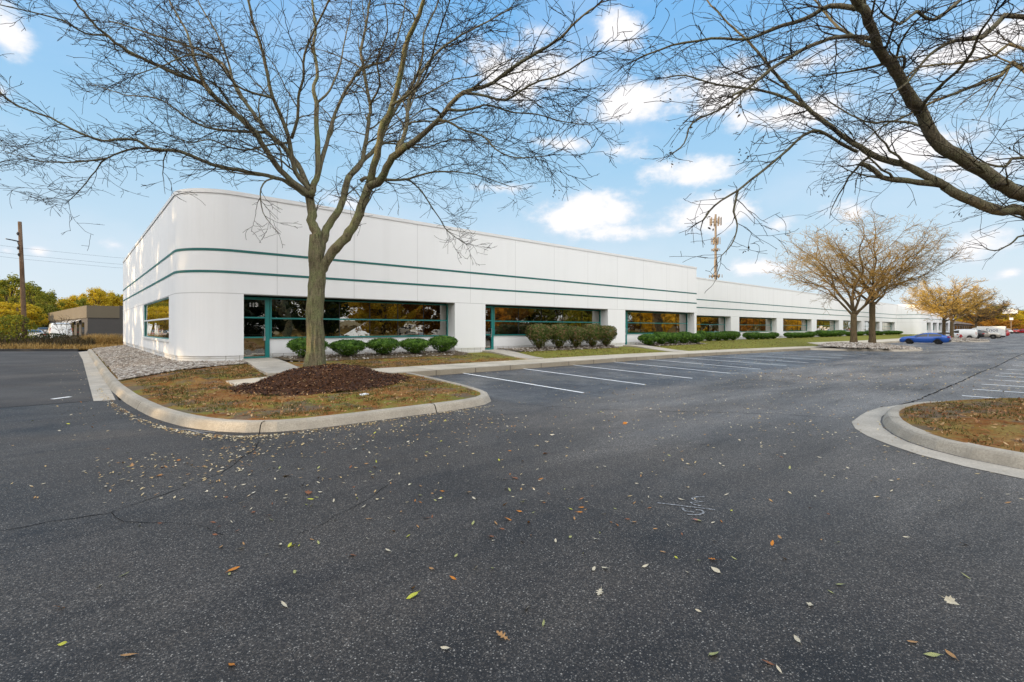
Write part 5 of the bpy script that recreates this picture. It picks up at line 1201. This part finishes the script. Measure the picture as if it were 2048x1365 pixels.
# mulch mound round the big tree
def mound(x, y):
    dx, dy = (x-4.72)/2.05, (y-12.35)/1.75; d = math.hypot(dx, dy); return .36*sm(1.0, .25, d)
mp = [(4.72+2.1*math.cos(a)*(1+.06*math.sin(3*a+1)), 12.35+1.8*math.sin(a)*(1+.06*math.sin(2*a))) for a in [6.283*i/40 for i in range(40)]]
mul = drape('mulch_mound', mp, lambda x, y: max(lz(x, y), .15)+mound(x, y)+.012+.05*noise.noise(Vector((x*2.2, y*2.2, 3)))+.025*noise.noise(Vector((x*8, y*8, 3))), M['mulch'], res=.13)
tag(mul, kind='structure')
def mz(x, y): return max(lz(x, y), .15)+mound(x, y)+.015+.05*noise.noise(Vector((x*2.2, y*2.2, 3)))
M['chip'] = mat_leafset('mulch_chip_mat', [(.014,.007,.005), (.05,.022,.012), (.13,.055,.022)], 6, 'pos', .05)
m = MB()
for i in range(6500):
    a = rq.uniform(0, 6.28); r = math.sqrt(rq.random())*1.02; x, y = 4.72+2.08*r*math.cos(a), 12.35+1.78*r*math.sin(a)
    leafquad(m, (x, y, mz(x, y)+rq.uniform(.0, .02)), (rq.gauss(0,.7), rq.gauss(0,.7), 1), rq.uniform(.015, .05), rq, .35)
tag(m.build('mulch_chips', M['chip']), kind='stuff')
# river stones
M['stone'] = mat_leafset('stone_mat', [(.09,.065,.048), (.28,.24,.20), (.58,.55,.50)], 5, 'pos', 0., .85)
def stones(n, fn, smin, smax, seed):
    rnd = random.Random(seed); m = MB(); k = 0
    while k < n:
        x, y, z = fn(rnd)
        if x is None: continue
        s = rnd.uniform(smin, smax); sx, sy, sz = s*rnd.uniform(.7,1.3), s*rnd.uniform(.6,1.), s*rnd.uniform(.65,1.05); rot = Matrix.Rotation(rnd.uniform(0,6.28), 3, 'Z') @ Matrix.Rotation(rnd.uniform(-.5,.5), 3, 'X')
        b = len(m.v)
        for p in ((1,0,0),(0,1,0),(-1,0,0),(0,-1,0),(.62,.62,.55),(-.6,.62,.55),(-.62,-.6,.55),(.6,-.62,.55),(0,0,.95)):
            q = rot @ Vector((p[0]*sx*rnd.uniform(.85,1.15), p[1]*sy*rnd.uniform(.85,1.15), p[2]*sz)); m.v.append((x+q.x, y+q.y, z+q.z))
        for f_ in ((0,4,7),(0,1,4),(1,5,4),(1,2,5),(2,6,5),(2,3,6),(3,7,6),(3,0,7),(4,5,8),(5,6,8),(6,7,8),(7,4,8)): m.f.append(tuple(b+i for i in f_))
        k += 1
    return m
gp = [(.98,45),(.98,17.4),(2.4,17.95),(4.5,18.85),(4.66,20.15),(4.4,20.16),(3.5,20.45),(2.92,21.3),(2.76,22.2),(2.76,45)]
def g1(r):
    x = r.uniform(.97, 4.7); y = 17.3+28*r.random()**1.9
    return (x, y, lz(x, y)+.03) if inside((x, y), gp) else (None, 0, 0)
tag(stones(11000, g1, .028, .07, 1).build('gravel', M['stone']), kind='stuff')
def g2(r):
    i = r.choice((0,1,1,2)); x0, x1, yf = ((5.9,14.1,18.7),(17.4,26.3,18.9),(30.4,37.6,18.9))[i]; x = r.uniform(x0, x1); y = r.uniform(yf, 20.8); return x, y, lz(x, y)+.015+.10*sm(yf, yf+.9, y)
tag(stones(1500, g2, .03, .075, 2).build('gravel', M['stone']), kind='stuff')
def g3(r):
    if r.random() < .65: c, h = 47., .30; a = r.uniform(0, 6.28); q = math.sqrt(r.random()); x, y = c+5*q*math.cos(a), 10.7+3.3*q*math.sin(a); 
    else: c, h = 103.7, .32; a = r.uniform(0, 6.28); q = math.sqrt(r.random()); x, y = c+6.5*q*math.cos(a), 10.7+2.7*q*math.sin(a)
    if y > 12.8: return None, 0, 0
    return x, y, gz(x, y)+.13+h*max(0, 1-((x-c)/6)**2)*sm(7.4, 11, y)
tag(stones(2400, g3, .07, .17, 3).build('gravel', M['stone']), kind='stuff')
# grass tufts and litter on the islands
lawnA = [(1.2,17.2),(1.2,13.4),(1.4,11.2),(1.65,9.9),(1.95,9.1),(2.3,8.5),(2.9,8.3),(5.7,8.3),(6.5,8.45),(6.75,8.8),(6.95,9.7),(7.1,11.2),(7.15,12.7),(3,13.4),(3,15),(4.1,15),(4.6,18.6),(2.4,17.8)]
def tufts(n, fn, hmin, hmax, seed, thr=-.02):
    rnd = random.Random(seed); m = MB(); k = 0
    while k < n:
        x, y, z = fn(rnd)
        if x is None: continue
        d = noise.noise(Vector((x*.9, y*.9, 5)))+.5*noise.noise(Vector((x*3, y*3, 2)))
        if d < thr: 
            k += .25; continue
        for q in range(4): blades(m, x+rnd.gauss(0,.03), y+rnd.gauss(0,.03), z-.01, rnd.uniform(hmin, hmax), .006, rnd, 1.1)
        k += 1
    return m
def fa(r):
    x, y = r.uniform(1, 7.2), r.uniform(8.2, 18.5)
    if not inside((x, y), lawnA) or mound(x, y) > .02: return None, 0, 0
    return x, y, lz(x, y)+.01
def fb(r):
    x, y = r.uniform(8.3, 14.2), r.uniform(-3, 2.0)
    ip = [(14.3,-3),(14.2,0),(13.5,.95),(12.9,1.5),(12.2,1.85),(11.4,1.95),(10.4,1.85),(9.6,1.6),(9.0,1.3),(8.65,1.0),(8.4,.6),(8.3,.2),(8.2,-3)]
    return (x, y, .135+.10*sm(8, 10.5, x)*sm(2.2, .2, y)+.01) if inside((x, y), ip) else (None, 0, 0)
def fc(r):
    x = 7.4+60*r.random()**1.7; y = r.uniform(15.0, 18.8 if x < 38 else 22)
    for x0, x1 in ((4.0, 5.9), (14, 17.3), (25.4, 29.6)):
        if x0 < x < x1 and x0 + (y-15)*.3 - 1 < x < x0+1.4+(y-15)*.42: return None, 0, 0
    return x, y, lz(x, y)+.0
mt = tufts(2600, fa, .02, .06, 3); m2 = tufts(1500, fb, .02, .06, 4, -.15); m3 = tufts(3600, fc, .025, .07, 5, -.15)
n0 = len(mt.v)
for q in (m2, m3):
    n0 = len(mt.v); mt.v += q.v; mt.f += [tuple(i+n0 for i in f_) for f_ in q.f]
tag(mt.build('grass', M['turf']), kind='stuff')
M['leaflitter'] = mat_leafset('leaf_litter_mat', [(.06,.024,.010), (.28,.11,.03), (.58,.42,.22)], 4, 'pos', .15)
def flat_leaf(m, x, y, z, s, rnd, asp=.42, tilt=.3): leafquad(m, (x, y, z), (rnd.gauss(0,tilt), rnd.gauss(0,tilt), 1), s, rnd, asp)
m = MB()
for fn, n in ((fa, 3200), (fb, 2600), (fc, 3600)):
    k = 0
    while k < n:
        x, y, z = fn(rq)
        if x is None: continue
        flat_leaf(m, x, y, z+rq.uniform(.005, .03), rq.uniform(.012, .04), rq, .5, .6); k += 1
for k in range(2000):
    a = rq.uniform(0, 6.28); r = math.sqrt(rq.random()); x, y = 4.72+2.2*r*math.cos(a), 12.35+1.9*r*math.sin(a); flat_leaf(m, x, y, mz(x, y)+.02, rq.uniform(.015, .035), rq, .45, .4)
tag(m.build('leaf_litter', M['leaflitter']), kind='stuff')

# leaves on the asphalt: single ones are things of their own
def mat_leaf(name, c, c2):
    t = NT(name); p = t.obj(); n = t.noise(p, 40, 3, .6); t.col(t.mix(t.ramp(n, [(.35, 0), (.65, 1)]), c, c2)).rough(.65).spec(.3)
    t.bump(t.noise(p, 60, 2), .4, .004); return t.m
LM = dict(tan=mat_leaf('tan_leaf_mat', (.28,.14,.05), (.42,.25,.11)), yellow=mat_leaf('yellow_leaf_mat', (.36,.34,.03), (.50,.52,.08)), pale=mat_leaf('pale_leaf_mat', (.42,.37,.26), (.58,.52,.40)),
          orange=mat_leaf('orange_leaf_mat', (.40,.12,.015), (.52,.22,.03)), brown=mat_leaf('brown_leaf_mat', (.16,.06,.025), (.27,.11,.05)), olive=mat_leaf('olive_leaf_mat', (.24,.25,.08), (.40,.40,.18)), pink=mat_leaf('pink_leaf_mat', (.36,.14,.10), (.46,.22,.16)))
def leaf_outline(kind):
    if kind == 'oak':
        right = [(.02,-.95),(.05,-.55),(.30,-.48),(.22,-.28),(.12,-.18),(.48,-.02),(.56,.12),(.38,.14),(.16,.16),(.44,.44),(.42,.56),(.22,.48),(.14,.55),(.18,.86)]
    elif kind == 'maple':
        right = [(.02,-.9),(.04,-.35),(.35,-.5),(.30,-.25),(.62,-.15),(.42,.08),(.60,.38),(.25,.35),(.20,.55)]
    elif kind == 'broad':
        right = [(.015,-1.1),(.03,-.85),(.30,-.62),(.46,-.25),(.44,.15),(.28,.55),(.10,.85)]
    else:
        right = [(.01,-1.0),(.05,-.85),(.26,-.45),(.34,0),(.26,.45),(.10,.82)]
    return right
def leaf_mesh(kind, mat, seed, curl=.18):
    rnd = random.Random(seed); rt = leaf_outline(kind); m = MB()
    def zc(x, y): return curl*(x*x*1.4+ y*y*.35) + .04*math.sin(5*x+3*y+seed) + .06
    L_ = [(-x*rnd.uniform(.9,1.1), y) for x, y in rt]; mid = [(0, y) for x, y in rt]; top = (0, 1.)
    for sd in (rt, L_):
        for i in range(len(rt)-1):
            q = [(0, rt[i][1]), sd[i], sd[i+1], (0, rt[i+1][1])]; q = [(x, y, zc(x, y)) for x, y in q]; m.quad(*q)
        q = [(0, rt[-1][1]), sd[-1], top]; m.tri(*[(x, y, zc(x, y)) for x, y in q])
    m.tube([(0,-.9,zc(0,-.9)), (.03,-1.25,.03)], [.02,.012], 4)
    return m.mesh('leaf', mat)
LFM = {}
def lmesh(kind, col):
    if (kind, col) not in LFM: LFM[kind, col] = leaf_mesh(kind, LM[col], len(LFM)+3, .35 if kind == 'oval' else .25)
    return LFM[kind, col]
def put_leaf(x, y, s, kind, col, label, group=None, rz=None, tilt=.12):
    o = bpy.data.objects.new('fallen_leaf', lmesh(kind, col)); COL.objects.link(o)
    o.location = (x, y, gz(x, y)+.006+s*.02); o.rotation_euler = (rq.gauss(0,tilt), rq.gauss(0,tilt), rq.uniform(0,6.28) if rz is None else rz); o.scale = (s, s, s)
    tag(o, label, 'leaf', group)
SPECIAL = [(1.66,1.94,.062,'oak','tan','tan lobed oak leaf lying in the near foreground, lower centre'),(1.51,2.59,.062,'broad','yellow','bright yellow green leaf with a stalk lying flat on the asphalt'),(3.83,.46,.065,'maple','pale','large pale cream leaf toward the right foreground'),
 (2.38,1.88,.060,'oak','pale','pale pinkish oak leaf right of the yellow green leaf'),(.79,3.66,.06,'broad','orange','rust orange leaf on the dark asphalt left of centre'),(1.7,4.88,.085,'maple','brown','crumpled brown leaf above and left of centre'),(3.87,2.05,.055,'broad','pink','pinkish leaf just in front of the chalk mark'),
 (4.48,4.41,.075,'maple','orange','orange brown leaf beyond the chalk mark, left of it'),(3.3,1.62,.055,'oak','orange','orange oak leaf in the middle right foreground, above a curled pale leaf'),(3.16,1.54,.055,'broad','pale','curled pale tan leaf just below the orange oak leaf'),(3.51,3.91,.07,'maple','brown','brown curled leaf near another small dark one'),(3.4,3.96,.05,'oak','brown','small dark brown leaf left of a larger brown one'),
 (3.17,.99,.055,'oak','pale','pale star shaped leaf in the right foreground'),(1.72,5.59,.08,'oak','tan','tan oak leaf lying near the kerb side leaf drift'),(1.46,3.34,.05,'maple','brown','small crumpled brown leaf right of the rust orange leaf'),(2.71,3.1,.06,'oval','orange','upright pointed orange yellow leaf near the centre'),(2.39,2.93,.05,'maple','brown','reddish brown leaf among small pale leaves'),
 (.56,2.63,.045,'oval','orange','small orange leaf at the lower edge, left'),(-.04,3.37,.045,'oval','yellow','narrow yellow leaf far left foreground'),(.2,3.04,.05,'oval','tan','narrow tan leaf beside the far left yellow one'),(.12,3.98,.045,'oval','pale','slim white leaf left of the rust orange leaf'),(.51,7.23,.07,'oak','tan','tan leaf lying left of the island kerb'),(6.91,4.93,.09,'maple','orange','orange leaf out in the open drive lane'),
 (2.34,1.15,.05,'broad','olive','mottled olive leaf at the bottom edge'),(3.13,.44,.055,'oval','olive','olive leaf beside a tan one in the lower right'),(3.2,.38,.05,'oval','tan','tan leaf beside the olive one in the lower right'),(1.9,1.88,.04,'oval','olive','small olive leaf right of the tan oak leaf'),(2.77,.92,.045,'oval','pale','small cream leaf in the lower right, left of the olive and tan pair')]
for s in SPECIAL: put_leaf(s[0], s[1], s[2]*.70, *s[3:], tilt=.22)
cols = ['pale','pale','tan','olive','olive','yellow','orange','brown','tan']
cname = dict(pale='pale cream', tan='tan', olive='olive green', yellow='yellow', orange='orange', brown='brown')
n = 0
def leafpos(r):
    u = r.random()
    if u < .50:                       # the drift that runs across the view
        t = r.random(); x, y = 1.2+2.9*t+r.gauss(0,.6), 4.9-3.2*t+r.gauss(0,.75)
    elif u < .72: x, y = r.uniform(.2, 5.5), 7.4-abs(r.gauss(0, 1.1))
    elif u < .82: x, y = r.gauss(.3, .5), r.gauss(9.8, 1.6)
    else: x, y = r.uniform(-.5, 8), r.uniform(.0, 7)
    return x, y
def clear(x, y): return x*FX+y*FY > 2.3 and not inside((x, y), [(.7,46),(.7,16),(.83,13.4),(1.3,9.6),(1.92,8.28),(2.8,7.93),(6.45,8.0),(7.1,8.6),(7.6,13),(7.6,46)]) and not inside((x, y), [(15,-9),(15,-1),(13,1.9),(11,2.3),(9,1.7),(8,.5),(7.8,-9)])
while n < 270:
    x, y = leafpos(rq)
    if not clear(x, y): continue
    c = rq.choice(cols); put_leaf(x, y, rq.uniform(.017, .034), 'oval', c, 'small %s leaf fallen on the asphalt' % cname[c], 'small %s leaves on the asphalt' % cname[c], tilt=.32); n += 1
M['leafmix'] = mat_leafset('fallen_leaf_mix_mat', [(.30,.12,.03), (.55,.42,.20), (.80,.74,.60)], 7, 'pos', .1)
m = MB(); n = 0
while n < 6500:                        # far and tiny: one spread
    u = rq.random()
    if u < .40: x, y = 8+55*rq.random()**1.4, rq.uniform(1, 12.8)
    elif u < .58: 
        k = rq.random(); pth = [(.55,17),(.66,13.4),(.86,11),(1.15,9.5),(1.5,8.6),(1.85,8.1),(2.3,7.88),(3.6,7.85),(5,7.86),(6.5,7.9)]; i = int(k*9); t = k*9-i; x = pth[i][0]+(pth[i+1][0]-pth[i][0])*t; y = pth[i][1]+(pth[i+1][1]-pth[i][1])*t; d = abs(rq.gauss(0,.11)); x -= d*.6; y -= d
    elif u < .62: x, y = rq.gauss(.2, .35), rq.uniform(9, 42)
    elif u < .70: x, y = rq.uniform(.2, 6), 7.6-abs(rq.gauss(0, .9))
    elif u < .715: t = rq.random(); x, y = 2.0-1.0*t+rq.gauss(0,.13), 7.7-1.7*t+rq.gauss(0,.13)
    else: x, y = rq.uniform(-1, 30)*rq.random()**.3, rq.uniform(0, 8)
    if not clear(x, y) or x*FX+y*FY < 4.5: continue
    flat_leaf(m, x, y, gz(x, y)+.012, rq.uniform(.014, .028)*(1 if x < 9 else 1.15 if x < 16 else 1.7), rq, .45, .25); n += 1
tag(m.build('scattered_leaves', M['leafmix']), kind='stuff')
for path, sp in ((left_kerb[4:], 3.05), (isl[3:15], 2.6)):
    acc = 1.2
    for a, b in zip(path, path[1:]):
        d = math.hypot(b[0]-a[0], b[1]-a[1]); acc += d
        if acc > sp:
            acc = 0; t = Vector((b[0]-a[0], b[1]-a[1])).normalized(); nx, ny = -t.y, t.x; p0 = ((a[0]+b[0])/2, (a[1]+b[1])/2)
            J = [(-.004,0),(.045,.109),(.072,.139),(.11,.153),(.23,.155)]; m = MB()
            for (d0, h0), (d1, h1) in zip(J, J[1:]): m.quad(*[(p0[0]+nx*dd+t.x*s_, p0[1]+ny*dd+t.y*s_, gz(*p0)+hh) for dd, hh, s_ in ((d0,h0,-.008),(d1,h1,-.008),(d1,h1,.008),(d0,h0,.008))])
            m.build('kerb_joint', M['crack'], lot)
# scrap of paper on the island, painted dash on the drive
m = MB(); m.quad((0,0,.02),(.14,.02,.01),(.16,.11,.05),(.02,.10,.04)); m.quad((.14,.02,.01),(.24,.0,.05),(.25,.09,.02),(.16,.11,.05)); o = m.build('paper_scrap', M['whitetrim']); o.location = (4.5, 9.85, .17); tag(o, 'crumpled scrap of white paper on the grass in front of the mulch mound', 'litter')
m = MB(); strip(m, [(-.36,15.2),(-.05,15.45)], .12, gz, .006); m.build('paint_dash', M['paint'], lot)
# kerb side old paving on the drive
def mat_old():
    t = NT('old_asphalt_mat'); p = t.pos(); a = t.noise(p, .4, 5, .6); f = t.noise(p, 55, 3, .7); c = t.mix(t.ramp(a, [(.35,0),(.65,1)]), (.058,.053,.050), (.095,.088,.082)); ag = t.n('ShaderNodeTexVoronoi', i_Vector=p, i_Scale=80.)
    c = t.mix(t.math('MULTIPLY', t.ramp(ag.outputs['Distance'], [(.2,1),(.5,0)]), t.ramp(t.sep(ag.outputs['Color'])[0], [(.75,0),(.95,.8)])), c, (.26,.24,.21)); c = t.mix(t.ramp(f, [(.3,.5),(.6,0)]), c, (.025,.023,.022)); t.col(c).rough(.85).spec(.25).bump(f, .5, .008); return t.m
tag(drape('drive', [(.30,14.25),(.34,33),(.24,43.8),(.2,45.7),(-3.7,49.1),(-12,55.8),(-20,55.8),(-20,13.2),(-6,14.2)], gz, mat_old(), res=2, dz=.005), kind='structure')

# ------------------------------------------------------------------ sky, sun, camera
SUN_EL, SUN_AZ = R_(6.5), math.atan2(.345, -.94)      # sun low on the left, a little behind the facade
w = bpy.data.worlds.new('World'); sc.world = w; w.use_nodes = True
nt = w.node_tree; nt.nodes.clear()
class WT(NT):
    def __init__(s): s.t = nt
wt = WT()
sky = wt.n('ShaderNodeTexSky', sky_type='NISHITA'); sky.sun_disc = False; sky.sun_elevation = SUN_EL; sky.sun_rotation = R_(90)-SUN_AZ
sky.air_density = 1.; sky.dust_density = .6; sky.ozone_density = 2.
dirv = wt.n('ShaderNodeVectorMath', operation='NORMALIZE', i_0=wt.n('ShaderNodeTexCoord').outputs['Generated']).outputs[0]
X, Y, Z = wt.sep(dirv)
az = wt.math('ARCTAN2', Y, X); el = wt.math('ARCSINE', Z)
grad = wt.ramp(el, [(0., (.84,.93,1.0)), (.12, (.70,.87,1.0)), (.30, (.44,.73,1.0)), (.55, (.24,.57,1.0)), (1., (.16,.45,.95))])
skyc = wt.mix(.88, wt.n('ShaderNodeVectorMath', operation='SCALE', i_0=sky.outputs[0], i_Scale=.10).outputs[0], grad)
BACK_FILL = 2.35
# fair weather cumulus: groups of puffs given by bearing and height, edges from noise
BLOBS = [(0.62,0.415,0.091,0.033),(0.464,0.413,0.105,0.047),(0.818,0.482,0.111,0.056),(0.659,0.222,0.108,0.043),(0.62,0.187,0.087,0.024),(0.499,0.289,0.081,0.031),(0.238,0.187,0.041,0.022),(0.352,0.182,0.03,0.019),(0.379,0.11,0.053,0.018),(0.179,0.277,0.113,0.037),(0.076,0.24,0.063,0.031),(1.643,0.393,0.022,0.036),(1.648,0.323,0.029,0.019),(1.61,0.113,0.02,0.012),(1.525,0.131,0.031,0.014),(0.63,0.533,0.068,0.029),(1.18,0.241,0.054,0.023),(0.63,0.339,0.058,0.026),(0.869,0.278,0.061,0.013),(0.086,0.122,0.048,0.029),(0.055,0.078,0.02,0.011),(0.317,0.432,0.068,0.029),(0.455,0.218,0.095,0.036),(0.348,0.363,0.117,0.031),(0.092,0.397,0.054,0.025),(1.643,0.11,0.02,0.013),(0.738,0.354,0.06,0.019)]
v3 = wt.n('ShaderNodeCombineXYZ', i_X=az, i_Y=wt.math('MULTIPLY', el, 1.5), i_Z=.3).outputs[0]
n1 = wt.noise(v3, 7.5, 9, .60); n2 = wt.noise(v3, 3.2, 5, .55)
field = None
for a, e, ra, re in BLOBS:
    ra *= 1.08; re *= 1.05
    da = wt.math('DIVIDE', wt.math('SUBTRACT', az, a), ra); de = wt.math('DIVIDE', wt.math('SUBTRACT', el, e), re)
    q = wt.math('SUBTRACT', 1., wt.math('SQRT', wt.math('ADD', wt.math('MULTIPLY', da, da), wt.math('MULTIPLY', de, de))))
    field = q if field is None else wt.math('MAXIMUM', field, q)
dens = wt.math('ADD', wt.math('MULTIPLY', field, .80), wt.math('MULTIPLY', wt.math('SUBTRACT', n1, .47), 3.3))
cl = wt.ramp(dens, [(.0, 0), (.85, 1)], 'EASE')
veil = wt.math('MULTIPLY', wt.ramp(n2, [(.46, 0), (.75, .38)]), wt.ramp(el, [(.0, 1), (.8, .5)]))
cloudcol = wt.mix(wt.ramp(dens, [(.15, 0), (.6, 1)]), (.82,.87,.98), (1.05,1.03,1.04))
c = wt.mix(veil, skyc, (.86,.90,1.0)); c = wt.mix(cl, c, cloudcol)
# sky behind the photographer brightened as added fill light for the shaded facade
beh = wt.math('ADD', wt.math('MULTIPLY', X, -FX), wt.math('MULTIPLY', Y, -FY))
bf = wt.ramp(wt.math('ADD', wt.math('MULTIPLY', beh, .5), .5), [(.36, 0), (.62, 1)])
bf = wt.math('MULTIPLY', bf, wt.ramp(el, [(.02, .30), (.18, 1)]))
c = wt.mix(bf, c, (BACK_FILL, BACK_FILL*.985, BACK_FILL*.965))
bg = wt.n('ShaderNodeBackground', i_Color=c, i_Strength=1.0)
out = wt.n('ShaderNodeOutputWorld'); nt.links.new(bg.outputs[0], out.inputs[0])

sun = bpy.data.lights.new('Sun', 'SUN'); sun.energy = 5.0; sun.angle = R_(.6); sun.color = (1, .72, .40)
so = bpy.data.objects.new('sun_light', sun); COL.objects.link(so)
sd = Vector((math.cos(SUN_AZ)*math.cos(SUN_EL), math.sin(SUN_AZ)*math.cos(SUN_EL), math.sin(SUN_EL)))
so.rotation_euler = sd.to_track_quat('Z', 'Y').to_euler(); so.location = (-60, 30, 40)
cam = bpy.data.cameras.new('Camera'); co = bpy.data.objects.new('camera', cam); COL.objects.link(co); sc.camera = co
cam.sensor_width = 36; cam.lens = 988/2048*36; cam.shift_y = -25.5/2048; cam.clip_start = .05; cam.clip_end = 9000
co.location = (0, 0, 1.6); co.rotation_euler = (R_(90), 0, TH-R_(90))
sc.view_settings.view_transform = 'Standard'; sc.view_settings.look = 'None'; sc.view_settings.exposure = 0
sc.cycles.max_bounces = 6; sc.cycles.transparent_max_bounces = 12; sc.cycles.caustics_reflective = False; sc.cycles.caustics_refractive = False
